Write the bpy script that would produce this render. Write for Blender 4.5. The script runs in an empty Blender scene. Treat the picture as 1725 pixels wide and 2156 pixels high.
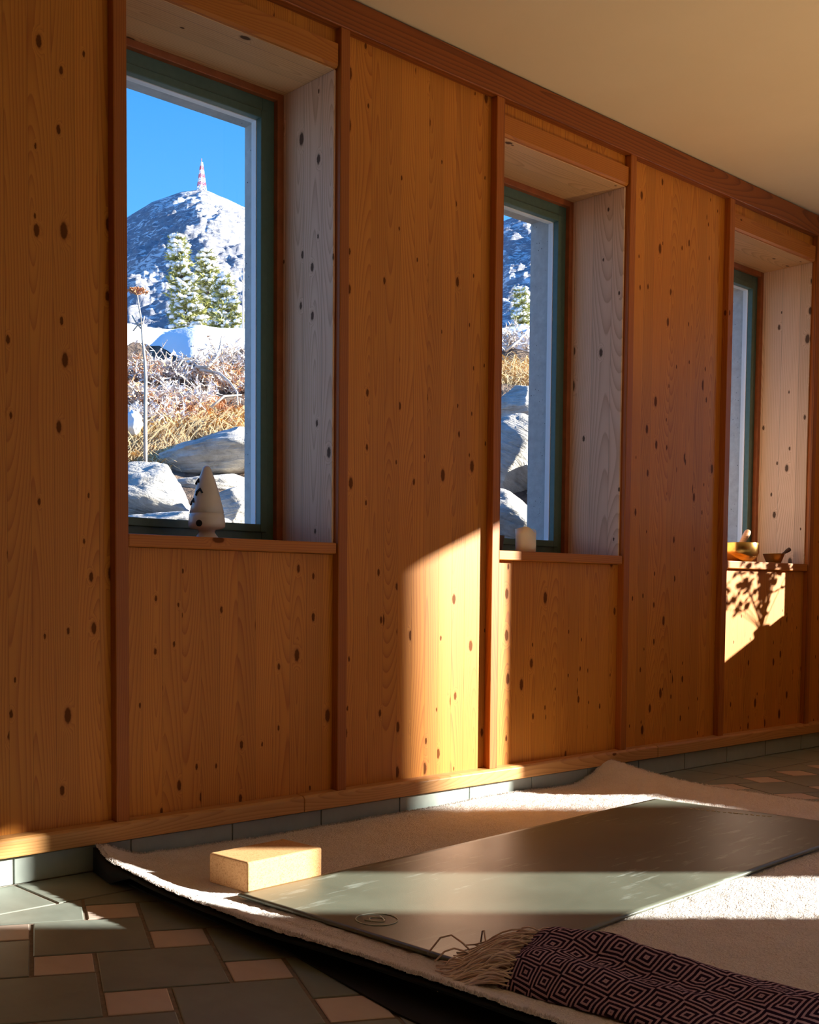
import bpy, bmesh, math, random
import numpy as np
from mathutils import Vector, Matrix, noise as mnoise

R = random.Random(7)
scene = bpy.context.scene
COL = scene.collection
PI = math.pi

# ------------------------------------------------------------------ camera
CAM = Vector((0.0, 0.0, 0.6395))
RIGHT = Vector((0.7585359, -0.6516169, 0.0043146))
UP = Vector((0.0314085, 0.0431741, 0.9985737))
FWD = Vector((0.6508738, 0.7573185, -0.0532155))
FPX, CX, CY = 2421.1, 661.7, 1385.3
cam = bpy.data.cameras.new('camera')
cam.sensor_fit = 'VERTICAL'
cam.sensor_height = 36.0
cam.lens = 36.0 * FPX / 2156.0
cam.shift_x = (862.5 - CX) / 2156.0
cam.shift_y = (CY - 1078.0) / 2156.0
cam.clip_start = 0.05
cam.clip_end = 3000.0
cam_ob = bpy.data.objects.new('camera', cam)
COL.objects.link(cam_ob)
m3 = Matrix((RIGHT, UP, -FWD)).transposed()
cam_ob.matrix_world = Matrix.Translation(CAM) @ m3.to_4x4()
scene.camera = cam_ob

# ------------------------------------------------------------------ view, world, sun
vs = scene.view_settings
vs.view_transform = 'Standard'
vs.look = 'None'
vs.gamma = 1.0
vs.use_curve_mapping = False
EXPOSURE = 0.66
vs.exposure = EXPOSURE
SUN_STRENGTH = 15.0
SUN_COLOUR = (1.0, 0.93, 0.82)
SKY_STRENGTH = 0.95
FILL_POWER = 44.0
cy = scene.cycles
cy.use_denoising = True
cy.max_bounces = 12
cy.diffuse_bounces = 8
cy.glossy_bounces = 4
cy.transparent_max_bounces = 12
cy.caustics_reflective = False
cy.caustics_refractive = False
cy.sample_clamp_indirect = 8.0

world = bpy.data.worlds.new('sky')
scene.world = world
world.use_nodes = True
wn = world.node_tree.nodes
wl = world.node_tree.links
wn.clear()
w_out = wn.new('ShaderNodeOutputWorld')
w_bg = wn.new('ShaderNodeBackground')
w_tc = wn.new('ShaderNodeTexCoord')
w_sep = wn.new('ShaderNodeSeparateXYZ')
w_ramp = wn.new('ShaderNodeValToRGB')
wl.new(w_tc.outputs['Generated'], w_sep.inputs[0])
wl.new(w_sep.outputs['Z'], w_ramp.inputs[0])
cr = w_ramp.color_ramp
cr.elements[0].position = 0.0
cr.elements[0].color = (0.42, 0.60, 0.90, 1)
cr.elements[1].position = 1.0
cr.elements[1].color = (0.02, 0.14, 0.55, 1)
e = cr.elements.new(0.27); e.color = (0.105, 0.40, 0.88, 1)
e = cr.elements.new(0.42); e.color = (0.046, 0.28, 0.76, 1)
wl.new(w_ramp.outputs[0], w_bg.inputs['Color'])
w_bg.inputs['Strength'].default_value = SKY_STRENGTH
wl.new(w_bg.outputs[0], w_out.inputs[0])

SUN_TO = Vector((0.77, -0.638, 0.30)).normalized()
sl = bpy.data.lights.new('sun', 'SUN')
sl.energy = SUN_STRENGTH
sl.color = SUN_COLOUR
sl.angle = math.radians(0.6)
so = bpy.data.objects.new('sun', sl)
COL.objects.link(so)
so.location = (12, -10, 8)
so.rotation_euler = SUN_TO.to_track_quat('Z', 'Y').to_euler()

# ------------------------------------------------------------------ helpers
def tag(o, label=None, cat=None, group=None, kind=None):
    if label: o['label'] = label
    if cat: o['category'] = cat
    if group: o['group'] = group
    if kind: o['kind'] = kind
    return o

def empty(name, loc=(0, 0, 0), rz=0.0):
    o = bpy.data.objects.new(name, None)
    o.empty_display_size = 0.1
    COL.objects.link(o)
    o.location = loc
    o.rotation_euler = (0, 0, rz)
    return o

class MB:
    """collects geometry, built as one mesh object"""
    def __init__(s):
        s.v, s.f, s.mi, s.uv = [], [], [], None
    def add(s, vs_, fs, mi=0):
        b = len(s.v)
        s.v += [tuple(p) for p in vs_]
        s.f += [tuple(b + i for i in f) for f in fs]
        s.mi += [mi] * len(fs)
        return b
    def box(s, x0, x1, y0, y1, z0, z1, mi=0):
        s.add([(x0, y0, z0), (x1, y0, z0), (x1, y1, z0), (x0, y1, z0),
               (x0, y0, z1), (x1, y0, z1), (x1, y1, z1), (x0, y1, z1)],
              [(0, 3, 2, 1), (4, 5, 6, 7), (0, 1, 5, 4), (1, 2, 6, 5), (2, 3, 7, 6), (3, 0, 4, 7)], mi)
        return s
    def tube(s, pts, rad, n=8, mi=0, cap=True):
        pts = [Vector(p) for p in pts]
        rads = rad if isinstance(rad, (list, tuple)) else [rad] * len(pts)
        ring0 = None
        ref = Vector((0.123, 0.456, 0.88)).normalized()
        rings = []
        for i, p in enumerate(pts):
            t = (pts[min(i + 1, len(pts) - 1)] - pts[max(i - 1, 0)])
            if t.length < 1e-9: t = Vector((0, 0, 1))
            t.normalize()
            a = ref - t * ref.dot(t)
            if a.length < 1e-3: a = Vector((1, 0, 0)) - t * t.x
            a.normalize()
            ref = a
            b = t.cross(a)
            rings.append([p + (a * math.cos(2 * PI * k / n) + b * math.sin(2 * PI * k / n)) * rads[i] for k in range(n)])
        vs_ = [q for r in rings for q in r]
        fs = []
        for i in range(len(pts) - 1):
            for k in range(n):
                k2 = (k + 1) % n
                fs.append((i * n + k, i * n + k2, (i + 1) * n + k2, (i + 1) * n + k))
        if cap:
            fs.append(tuple(reversed(range(n))))
            fs.append(tuple((len(pts) - 1) * n + k for k in range(n)))
        s.add(vs_, fs, mi)
        return s
    def lathe(s, prof, n=48, centre=(0, 0, 0), mi=0):
        cx, cy_, cz = centre
        vs_, fs = [], []
        for (r, z) in prof:
            for k in range(n):
                a = 2 * PI * k / n
                vs_.append((cx + r * math.cos(a), cy_ + r * math.sin(a), cz + z))
        for i in range(len(prof) - 1):
            for k in range(n):
                k2 = (k + 1) % n
                fs.append((i * n + k, i * n + k2, (i + 1) * n + k2, (i + 1) * n + k))
        s.add(vs_, fs, mi)
        return s
    def build(s, name, mats, parent=None, smooth=False, bevel=0.0, seg=2, loc=None):
        me = bpy.data.meshes.new(name)
        me.from_pydata(s.v, [], s.f)
        mats = mats if isinstance(mats, (list, tuple)) else [mats]
        for m in mats: me.materials.append(m)
        if len(mats) > 1:
            me.polygons.foreach_set('material_index', s.mi)
        if smooth:
            me.polygons.foreach_set('use_smooth', [True] * len(s.f))
        me.update()
        o = bpy.data.objects.new(name, me)
        COL.objects.link(o)
        if parent: o.parent = parent
        if loc: o.location = loc
        if bevel > 0:
            b = o.modifiers.new('bevel', 'BEVEL')
            b.width = bevel; b.segments = seg; b.limit_method = 'ANGLE'
            b.angle_limit = math.radians(40)
        return o

def fbm(p, h=1.0, lac=2.0, octv=4):
    return mnoise.fractal(Vector(p), h, lac, octv)

# ------------------------------------------------------------------ node helper
class NT:
    def __init__(s, name):
        s.m = bpy.data.materials.new(name)
        s.m.use_nodes = True
        s.t = s.m.node_tree
        s.n = s.t.nodes
        s.l = s.t.links
        s.n.clear()
        s.out = s.n.new('ShaderNodeOutputMaterial')
        s.bsdf = s.n.new('ShaderNodeBsdfPrincipled')
        s.l.new(s.bsdf.outputs[0], s.out.inputs[0])
    def put(s, sock, v):
        if v is None: return
        if hasattr(v, 'is_linked') or hasattr(v, 'links'):
            s.l.new(v, sock)
        elif isinstance(v, (tuple, list)) and len(v) == 3 and sock.type == 'RGBA':
            sock.default_value = (*v, 1)
        else:
            sock.default_value = v
    def math(s, op, a, b=None, c=None, clamp=False):
        n = s.n.new('ShaderNodeMath'); n.operation = op; n.use_clamp = clamp
        s.put(n.inputs[0], a); s.put(n.inputs[1], b); s.put(n.inputs[2], c)
        return n.outputs[0]
    def coord(s, kind='Object'):
        return s.n.new('ShaderNodeTexCoord').outputs[kind]
    def sep(s, v):
        n = s.n.new('ShaderNodeSeparateXYZ'); s.put(n.inputs[0], v)
        return n.outputs[0], n.outputs[1], n.outputs[2]
    def comb(s, x=0.0, y=0.0, z=0.0):
        n = s.n.new('ShaderNodeCombineXYZ')
        s.put(n.inputs[0], x); s.put(n.inputs[1], y); s.put(n.inputs[2], z)
        return n.outputs[0]
    def noise(s, vec, scale=5.0, detail=3.0, rough=0.5, dist=0.0):
        n = s.n.new('ShaderNodeTexNoise')
        s.put(n.inputs['Vector'], vec); s.put(n.inputs['Scale'], scale)
        n.inputs['Detail'].default_value = detail
        n.inputs['Roughness'].default_value = rough
        n.inputs['Distortion'].default_value = dist
        return n.outputs[0]
    def voronoi(s, vec, scale=5.0, feature='F1', rnd=1.0, dim='3D'):
        n = s.n.new('ShaderNodeTexVoronoi'); n.feature = feature; n.voronoi_dimensions = dim
        s.put(n.inputs['Vector'], vec); n.inputs['Scale'].default_value = scale
        n.inputs['Randomness'].default_value = rnd
        return n
    def white(s, v):
        n = s.n.new('ShaderNodeTexWhiteNoise'); n.noise_dimensions = '1D'
        s.put(n.inputs['W'], v)
        return n.outputs['Value']
    def ramp(s, f, stops, interp='LINEAR'):
        n = s.n.new('ShaderNodeValToRGB'); s.put(n.inputs[0], f)
        c = n.color_ramp; c.interpolation = interp
        while len(c.elements) > 1: c.elements.remove(c.elements[-1])
        c.elements[0].position = stops[0][0]; c.elements[0].color = (*stops[0][1], 1)
        for p, col in stops[1:]:
            e_ = c.elements.new(p); e_.color = (*col, 1)
        return n.outputs[0]
    def smooth(s, x, lo, hi):
        n = s.n.new('ShaderNodeMapRange'); n.interpolation_type = 'SMOOTHSTEP'
        s.put(n.inputs[0], x); s.put(n.inputs[1], lo); s.put(n.inputs[2], hi)
        n.inputs[3].default_value = 0.0; n.inputs[4].default_value = 1.0
        return n.outputs[0]
    def mix(s, f, a, b, mode='MIX'):
        n = s.n.new('ShaderNodeMix'); n.data_type = 'RGBA'; n.blend_type = mode
        s.put(n.inputs[0], f); s.put(n.inputs[6], a); s.put(n.inputs[7], b)
        return n.outputs[2]
    def bump(s, h, strength=0.3, dist=0.01):
        n = s.n.new('ShaderNodeBump')
        s.put(n.inputs['Height'], h)
        n.inputs['Strength'].default_value = strength
        n.inputs['Distance'].default_value = dist
        s.l.new(n.outputs[0], s.bsdf.inputs['Normal'])
    def set(s, **k):
        for kk, v in k.items():
            s.put(s.bsdf.inputs[kk.replace('_', ' ')], v)
        return s

def plain(name, col, rough=0.6, metal=0.0, var=0.0, scale=20.0, spec=0.5):
    t = NT(name)
    if var > 0:
        f = t.noise(t.coord(), scale, 4.0, 0.6)
        lo = tuple(max(0, c * (1 - var)) for c in col)
        hi = tuple(min(1, c * (1 + var)) for c in col)
        t.set(Base_Color=t.ramp(f, [(0.3, lo), (0.7, hi)]))
    else:
        t.set(Base_Color=col)
    t.set(Roughness=rough, Metallic=metal)
    t.bsdf.inputs['Specular IOR Level'].default_value = spec
    return t.m

def wood(name, along, light, dark, knot, board=0.057, ring=0.0062, knots=0.44, rough=0.42,
         gvar=0.085, contrast=0.80, grey=0.0, seed=0.0):
    """glued softwood boards: lamellas, growth rings with arched figure, oval knots"""
    t = NT(name)
    x, y, z = t.sep(t.coord())
    info = t.n.new('ShaderNodeObjectInfo')
    off = t.math('MULTIPLY', info.outputs['Random'], 11.0)
    if along == 'Z':
        c = t.math('ADD', x, t.math('MULTIPLY', y, 0.93)); a = z
    else:
        c = t.math('ADD', z, t.math('MULTIPLY', y, 0.93)); a = x
    c = t.math('ADD', c, 20.0 + seed)
    a = t.math('ADD', a, off)
    cb = t.math('DIVIDE', c, board)
    lam = t.math('FLOOR', cb)
    u = t.math('MULTIPLY', t.math('SUBTRACT', t.math('FRACT', cb), 0.5), board)
    lamo = t.math('ADD', lam, t.math('MULTIPLY', off, 3.1))
    r1 = t.white(lamo)
    r2 = t.white(t.math('ADD', lamo, 41.7))
    al_ = t.math('ADD', a, t.math('MULTIPLY', r1, 9.0))
    # knots
    kv = t.voronoi(t.comb(t.math('DIVIDE', c, 0.062), t.math('DIVIDE', al_, 0.135), 0.0), 1.0, dim='2D')
    kd = kv.outputs['Distance']
    kr = t.sep(kv.outputs['Color'])
    kexist = t.math('LESS_THAN', kr[0], knots)
    ksize = t.math('ADD', t.math('MULTIPLY', t.math('POWER', kr[1], 2.2), 0.105), 0.045)
    wob = t.math('MULTIPLY', t.math('SUBTRACT', t.noise(t.comb(c, a, 0.0), 160.0, 2.0), 0.5), 0.05)
    kdd = t.math('ADD', kd, wob)
    core = t.math('MULTIPLY', t.math('SUBTRACT', 1.0, t.smooth(kdd, t.math('MULTIPLY', ksize, 0.75), t.math('MULTIPLY', ksize, 1.15))), kexist)
    halo = t.math('MULTIPLY', t.math('SUBTRACT', 1.0, t.smooth(kdd, ksize, t.math('MULTIPLY', ksize, 2.6))), kexist)
    # growth rings of a log cut lengthwise
    h = t.math('MULTIPLY', t.math('SUBTRACT', t.noise(t.comb(t.math('MULTIPLY', lamo, 3.7), t.math('MULTIPLY', al_, 0.55), 0.0), 1.0, 1.0), 0.5), 0.34)
    u0 = t.math('SUBTRACT', u, t.math('MULTIPLY', t.math('SUBTRACT', r2, 0.5), board * 1.5))
    uw = t.math('ADD', u0, t.math('MULTIPLY', t.math('SUBTRACT', t.noise(t.comb(t.math('MULTIPLY', c, 14.0), t.math('MULTIPLY', al_, 2.2), 0.0), 1.0, 2.0), 0.5), 0.02))
    d = t.math('SQRT', t.math('ADD', t.math('MULTIPLY', uw, uw), t.math('MULTIPLY', h, h)))
    d = t.math('ADD', d, t.math('MULTIPLY', halo, 0.012))
    ph = t.math('FRACT', t.math('DIVIDE', d, ring))
    late = t.math('MULTIPLY', t.math('POWER', ph, 2.5), t.math('SUBTRACT', 1.0, t.smooth(ph, 0.90, 1.0)))
    fib = t.noise(t.comb(t.math('MULTIPLY', c, 420.0), t.math('MULTIPLY', a, 9.0), 0.0), 1.0, 3.0, 0.6)
    broad = t.noise(t.comb(t.math('MULTIPLY', c, 9.0), t.math('MULTIPLY', a, 1.1), 3.0), 1.0, 3.0, 0.5)
    f = t.math('ADD', t.math('MULTIPLY', late, contrast), t.math('MULTIPLY', t.math('SUBTRACT', fib, 0.5), 0.35))
    f = t.math('ADD', f, t.math('MULTIPLY', t.math('SUBTRACT', broad, 0.5), 0.55), clamp=True)
    col = t.mix(f, light, dark)
    ring_ = t.math('MULTIPLY', t.math('SUBTRACT', 1.0, t.smooth(kdd, t.math('MULTIPLY', ksize, 1.1), t.math('MULTIPLY', ksize, 1.6))), kexist)
    col = t.mix(t.math('MULTIPLY', halo, 0.45), col, light)
    col = t.mix(t.math('MULTIPLY', ring_, 0.35), col, dark)
    col = t.mix(t.math('MULTIPLY', core, 0.86), col, knot)
    bright = t.math('ADD', t.math('MULTIPLY', t.math('SUBTRACT', r2, 0.5), 2 * gvar), 1.0)
    seam = t.smooth(t.math('ABSOLUTE', u), board * 0.484, board * 0.498)
    bright = t.math('MULTIPLY', bright, t.math('SUBTRACT', 1.0, t.math('MULTIPLY', seam, 0.38)))
    cb3 = t.comb(bright, bright, bright)
    col = t.mix(1.0, col, cb3, 'MULTIPLY')
    t.set(Base_Color=col, Roughness=t.math('ADD', rough, t.math('MULTIPLY', fib, 0.12)))
    t.put(t.bsdf.inputs['Specular IOR Level'], t.math('SUBTRACT', 0.32, t.math('MULTIPLY', core, 0.26)))
    t.bump(t.math('SUBTRACT', t.math('MULTIPLY', fib, 0.3), t.math('ADD', t.math('MULTIPLY', seam, 0.8), t.math('MULTIPLY', core, 0.2))), 0.25, 0.002)
    return t.m

# ------------------------------------------------------------------ materials
WL, WD, WK = (0.58, 0.215, 0.024), (0.34, 0.080, 0.006), (0.085, 0.022, 0.005)
M = {}
M['wall'] = wood('pine_wall_boards', 'Z', WL, WD, WK)
M['batten'] = wood('pine_battens', 'Z', (0.40, 0.118, 0.015), (0.25, 0.052, 0.005), WK, board=0.2, knots=0.05, seed=3.3)
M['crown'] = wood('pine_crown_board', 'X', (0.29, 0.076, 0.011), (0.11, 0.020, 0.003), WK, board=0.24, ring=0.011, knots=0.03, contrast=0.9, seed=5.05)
M['rail'] = wood('pine_base_rail', 'X', (0.58, 0.29, 0.10), (0.38, 0.15, 0.04), WK, board=0.2, knots=0.06, seed=1.0)
M['board'] = wood('pine_sill_boards', 'X', (0.47, 0.160, 0.020), (0.30, 0.072, 0.007), WK, board=0.3, knots=0.06, seed=9.0)
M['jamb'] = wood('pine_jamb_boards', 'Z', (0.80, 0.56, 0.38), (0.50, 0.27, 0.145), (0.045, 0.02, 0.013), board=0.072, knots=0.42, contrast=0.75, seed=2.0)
M['soffit'] = wood('pine_soffit_boards', 'X', (0.68, 0.40, 0.19), (0.43, 0.20, 0.07), (0.045, 0.015, 0.006), board=0.072, knots=0.30, contrast=0.75, seed=2.7)
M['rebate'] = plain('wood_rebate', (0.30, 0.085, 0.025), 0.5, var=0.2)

def frame_mat():
    t = NT('green_window_paint')
    f = t.noise(t.coord(), 60.0, 3.0)
    t.set(Base_Color=t.ramp(f, [(0.35, (0.075, 0.140, 0.118)), (0.7, (0.088, 0.160, 0.135))]), Roughness=0.42)
    return t.m
M['frame'] = frame_mat()
M['spacer'] = plain('pale_glazing_bead', (0.88, 0.89, 0.91), 0.35)

def glass_mat():
    t = NT('window_glass')
    tr = t.n.new('ShaderNodeBsdfTransparent'); tr.inputs[0].default_value = (0.96, 0.975, 0.97, 1)
    gl = t.n.new('ShaderNodeBsdfGlossy'); gl.inputs['Roughness'].default_value = 0.0
    fr = t.n.new('ShaderNodeFresnel'); fr.inputs[0].default_value = 1.3
    mx = t.n.new('ShaderNodeMixShader')
    ge = t.n.new('ShaderNodeNewGeometry')
    fac = t.math('MULTIPLY', fr.outputs[0], t.math('SUBTRACT', 1.0, ge.outputs['Backfacing']))
    t.l.new(fac, mx.inputs[0]); t.l.new(tr.outputs[0], mx.inputs[1]); t.l.new(gl.outputs[0], mx.inputs[2])
    t.l.new(mx.outputs[0], t.out.inputs[0])
    return t.m
M['glass'] = glass_mat()

def concrete_mat():
    t = NT('concrete_reveal')
    co = t.coord()
    f = t.noise(co, 35.0, 5.0, 0.6)
    pit = t.voronoi(co, 70.0).outputs['Distance']
    pm = t.math('MULTIPLY', t.math('SUBTRACT', 1.0, t.smooth(pit, 0.08, 0.16)), t.smooth(t.noise(co, 18.0, 2.0), 0.48, 0.6))
    col = t.ramp(f, [(0.3, (0.50, 0.47, 0.44)), (0.7, (0.64, 0.61, 0.57))])
    col = t.mix(pm, col, (0.07, 0.07, 0.075))
    t.set(Base_Color=col, Roughness=0.9)
    t.bump(t.math('SUBTRACT', f, pm), 0.5, 0.004)
    return t.m
M['concrete'] = concrete_mat()

def ceiling_mat():
    t = NT('ceiling_plaster')
    f = t.noise(t.coord(), 1.6, 4.0, 0.55)
    t.set(Base_Color=t.ramp(f, [(0.3, (0.80, 0.63, 0.37)), (0.7, (0.85, 0.68, 0.42))]), Roughness=0.85)
    t.bump(t.noise(t.coord(), 120.0, 3.0), 0.05, 0.002)
    return t.m
M['ceiling'] = ceiling_mat()

def slate_mat(name, a, b, rough):
    t = NT(name)
    co = t.coord()
    f = t.noise(co, 9.0, 6.0, 0.62, 0.4)
    sc = t.noise(t.comb(*[t.math('MULTIPLY', v, k) for v, k in zip(t.sep(co), (60.0, 14.0, 30.0))]), 1.0, 3.0)
    ff = t.math('ADD', t.math('MULTIPLY', f, 0.7), t.math('MULTIPLY', sc, 0.3))
    t.set(Base_Color=t.ramp(ff, [(0.32, a), (0.68, b)]), Roughness=t.math('ADD', rough, t.math('MULTIPLY', sc, 0.15)))
    t.bump(f, 0.08, 0.003)
    return t.m
M['slate'] = slate_mat('grey_green_slate_tile', (0.20, 0.225, 0.195), (0.27, 0.30, 0.265), 0.38)
M['pinktile'] = slate_mat('pale_pink_tile', (0.56, 0.44, 0.375), (0.64, 0.52, 0.45), 0.42)
M['basetile'] = slate_mat('grey_green_base_tile', (0.30, 0.345, 0.325), (0.37, 0.42, 0.395), 0.36)
M['grout'] = plain('floor_grout', (0.22, 0.175, 0.14), 0.9, var=0.25, scale=60.0)
M['palegrout'] = plain('wall_grout', (0.36, 0.33, 0.28), 0.9, var=0.2, scale=60.0)

def pile_mat():
    t = NT('cream_rug_pile')
    co = t.coord()
    f = t.noise(co, 16.0, 4.0, 0.6)
    g = t.noise(co, 240.0, 2.0)
    t.set(Base_Color=t.ramp(t.math('ADD', t.math('MULTIPLY', f, 0.5), t.math('MULTIPLY', g, 0.5)),
          [(0.3, (0.76, 0.68, 0.64)), (0.65, (0.89, 0.82, 0.79))]), Roughness=0.95)
    t.bsdf.inputs['Specular IOR Level'].default_value = 0.1
    t.bsdf.inputs['Sheen Weight'].default_value = 0.15
    xx, yy, _z = t.sep(co)
    st = t.noise(t.comb(t.math('MULTIPLY', t.math('ADD', xx, t.math('MULTIPLY', yy, 0.5)), 55.0), t.math('MULTIPLY', t.math('SUBTRACT', yy, t.math('MULTIPLY', xx, 0.4)), 150.0), 0.0), 1.0, 4.0, 0.65, 0.5)
    t.bump(t.math('ADD', t.math('MULTIPLY', st, 1.0), t.math('MULTIPLY', g, 0.4)), 0.9, 0.010)
    return t.m
M['pile'] = pile_mat()
M['backing'] = plain('black_rug_backing', (0.006, 0.006, 0.006), 0.9)

def mat_rubber():
    t = NT('olive_grey_yoga_rubber')
    co = t.coord()
    x, y, z = t.sep(co)
    f = t.noise(co, 3.2, 5.0, 0.6, 0.6)
    g = t.noise(co, 420.0, 2.0)
    scv = t.comb(t.math('MULTIPLY', x, 7.0), t.math('MULTIPLY', t.math('SUBTRACT', y, t.math('MULTIPLY', x, 0.057)), 42.0), 0.0)
    sc = t.noise(scv, 1.0, 5.0, 0.65)
    scm = t.math('MULTIPLY', t.smooth(sc, 0.54, 0.66), t.smooth(t.noise(co, 2.6, 2.0), 0.46, 0.62))
    col = t.ramp(f, [(0.30, (0.105, 0.118, 0.088)), (0.70, (0.160, 0.178, 0.138))])
    col = t.mix(t.math('MULTIPLY', scm, 0.6), col, (0.40, 0.46, 0.43))
    t.set(Base_Color=col, Roughness=t.math('ADD', 0.33, t.math('MULTIPLY', f, 0.14)))
    t.bsdf.inputs['Specular IOR Level'].default_value = 0.75
    t.bump(g, 0.12, 0.0012)
    return t.m
M['yoga'] = mat_rubber()
M['logo'] = plain('pale_printed_ink', (0.62, 0.64, 0.55), 0.5)

def cork_mat():
    t = NT('cork')
    co = t.coord()
    v = t.voronoi(co, 420.0)
    f = t.sep(v.outputs['Color'])[0]
    g = t.noise(co, 90.0, 3.0)
    col = t.ramp(f, [(0.0, (0.55, 0.27, 0.10)), (0.2, (0.66, 0.36, 0.15)), (1.0, (0.74, 0.43, 0.20))])
    col = t.mix(t.math('MULTIPLY', t.smooth(g, 0.62, 0.74), 0.35), col, (0.40, 0.18, 0.06))
    t.set(Base_Color=col, Roughness=0.85)
    t.bump(f, 0.15, 0.001)
    return t.m
M['cork'] = cork_mat()

def throw_mat():
    t = NT('purple_diamond_weave')
    uv = t.coord('UV')
    u, v, _ = t.sep(uv)
    wv = t.math('MULTIPLY', t.math('SUBTRACT', t.noise(uv, 420.0, 1.0), 0.5), 0.16)
    cell = 0.068
    du = t.math('MULTIPLY', t.math('ABSOLUTE', t.math('SUBTRACT', t.math('FRACT', t.math('DIVIDE', u, cell)), 0.5)), 2.0)
    dv = t.math('MULTIPLY', t.math('ABSOLUTE', t.math('SUBTRACT', t.math('FRACT', t.math('DIVIDE', v, cell)), 0.5)), 2.0)
    d = t.math('ADD', du, dv)
    s = t.math('ADD', t.math('FRACT', t.math('MULTIPLY', d, 3.0)), wv)
    st = t.math('SUBTRACT', t.smooth(s, 0.44, 0.54), t.smooth(s, 0.88, 0.98))
    thread = t.noise(t.comb(t.math('MULTIPLY', u, 900.0), t.math('MULTIPLY', v, 250.0), 0.0), 1.0, 2.0)
    dark = t.mix(thread, (0.014, 0.006, 0.016), (0.042, 0.016, 0.046))
    pale = t.mix(thread, (0.36, 0.22, 0.31), (0.60, 0.42, 0.53))
    t.set(Base_Color=t.mix(st, dark, pale), Roughness=0.95)
    t.bsdf.inputs['Specular IOR Level'].default_value = 0.1
    t.bump(t.math('ADD', st, t.math('MULTIPLY', thread, 0.5)), 0.5, 0.002)
    return t.m
M['throw'] = throw_mat()
M['fringe'] = plain('cream_fringe', (0.72, 0.58, 0.52), 0.9, var=0.12, scale=120.0)

M['ceramic'] = plain('grey_glazed_ceramic', (0.70, 0.66, 0.63), 0.18, var=0.05)
M['shade_black'] = plain('hollow_shade_black', (0.01, 0.01, 0.012), 0.9)  # black for gaps and hollows, their shade put into the colour
M['holeedge'] = plain('raw_cut_edge', (0.62, 0.58, 0.54), 0.6)
def wax_mat():
    t = NT('ivory_wax')
    t.set(Base_Color=(0.90, 0.82, 0.66), Roughness=0.45)
    t.bsdf.inputs['Subsurface Weight'].default_value = 0.6
    t.bsdf.inputs['Subsurface Radius'].default_value = (0.02, 0.012, 0.006)
    return t.m
M['wax'] = wax_mat()
M['wick'] = plain('black_wick', (0.01, 0.01, 0.01), 0.9)
M['cup'] = plain('dark_brown_pottery', (0.035, 0.022, 0.015), 0.4)
M['brass'] = plain('hammered_brass', (0.62, 0.36, 0.10), 0.22, metal=1.0, var=0.12, scale=40.0)
M['bronze'] = plain('dull_brass', (0.40, 0.24, 0.09), 0.4, metal=1.0, var=0.1, scale=40.0)
M['mallet'] = wood('turned_beech', 'Z', (0.55, 0.30, 0.16), (0.38, 0.17, 0.08), WK, board=0.2, knots=0.0)
M['darkwood'] = plain('dark_turned_handle', (0.07, 0.03, 0.015), 0.5)
M['bark'] = plain('log_bark', (0.20, 0.085, 0.04), 0.85, var=0.5, scale=40.0)
M['logend'] = plain('log_end_grain', (0.48, 0.24, 0.11), 0.8, var=0.25, scale=60.0)
M['leaf'] = plain('house_plant_leaf', (0.06, 0.13, 0.035), 0.45, var=0.3)
M['pot'] = plain('terracotta_pot', (0.45, 0.17, 0.08), 0.8, var=0.12)
M['soil'] = plain('potting_soil', (0.03, 0.02, 0.012), 0.95, var=0.3)

# outdoors
def snow_mat():
    t = NT('snow')
    f = t.noise(t.coord(), 3.0, 5.0, 0.6)
    t.set(Base_Color=t.ramp(f, [(0.3, (0.84, 0.86, 0.90)), (0.7, (0.92, 0.93, 0.95))]), Roughness=0.7)
    t.bump(t.noise(t.coord(), 40.0, 4.0), 0.15, 0.02)
    return t.m
M['snow'] = snow_mat()
def soil_mat():
    t = NT('bank_soil')
    f = t.noise(t.coord(), 9.0, 5.0, 0.65)
    t.set(Base_Color=t.ramp(f, [(0.3, (0.03, 0.02, 0.017)), (0.52, (0.13, 0.085, 0.06)), (0.72, (0.38, 0.27, 0.18))]), Roughness=0.95)
    t.bump(f, 0.7, 0.05)
    return t.m
M['earth'] = soil_mat()
def rock_mat():
    t = NT('grey_gneiss_rock')
    co = t.coord()
    f = t.noise(co, 7.0, 7.0, 0.68, 0.6)
    x, y, z = t.sep(co)
    st = t.noise(t.comb(t.math('MULTIPLY', x, 6.0), t.math('MULTIPLY', y, 6.0), t.math('MULTIPLY', z, 40.0)), 1.0, 4.0, 0.6, 1.0)
    col = t.ramp(t.math('ADD', t.math('MULTIPLY', f, 0.6), t.math('MULTIPLY', st, 0.4)),
                 [(0.28, (0.16, 0.14, 0.12)), (0.42, (0.40, 0.37, 0.33)), (0.55, (0.56, 0.53, 0.49)), (0.70, (0.74, 0.71, 0.67))])
    t.set(Base_Color=col, Roughness=0.9)
    t.bump(t.math('ADD', f, st), 0.8, 0.03)
    return t.m
M['rock'] = rock_mat()
def mountain_mat():
    t = NT('snowy_hazed_mountain_rock')
    co = t.coord()
    x, y, z = t.sep(co)
    f = t.noise(t.comb(t.math('MULTIPLY', x, 0.35), t.math('MULTIPLY', y, 0.35), t.math('MULTIPLY', z, 0.75)), 1.0, 7.0, 0.68, 0.7)
    big = t.noise(co, 0.045, 4.0, 0.6)
    fac = t.math('ADD', t.math('MULTIPLY', f, 0.75), t.math('MULTIPLY', big, 0.30))
    sm = t.smooth(fac, 0.525, 0.58)
    rk_hazed = t.ramp(t.noise(co, 0.6, 5.0), [(0.3, (0.24, 0.26, 0.32)), (0.7, (0.40, 0.39, 0.42))])  # distance haze mixed into the rock colour as pale blue
    t.set(Base_Color=t.mix(sm, rk_hazed, (0.88, 0.90, 0.94)), Roughness=0.9)
    t.bump(fac, 1.0, 2.0)
    return t.m
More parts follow.
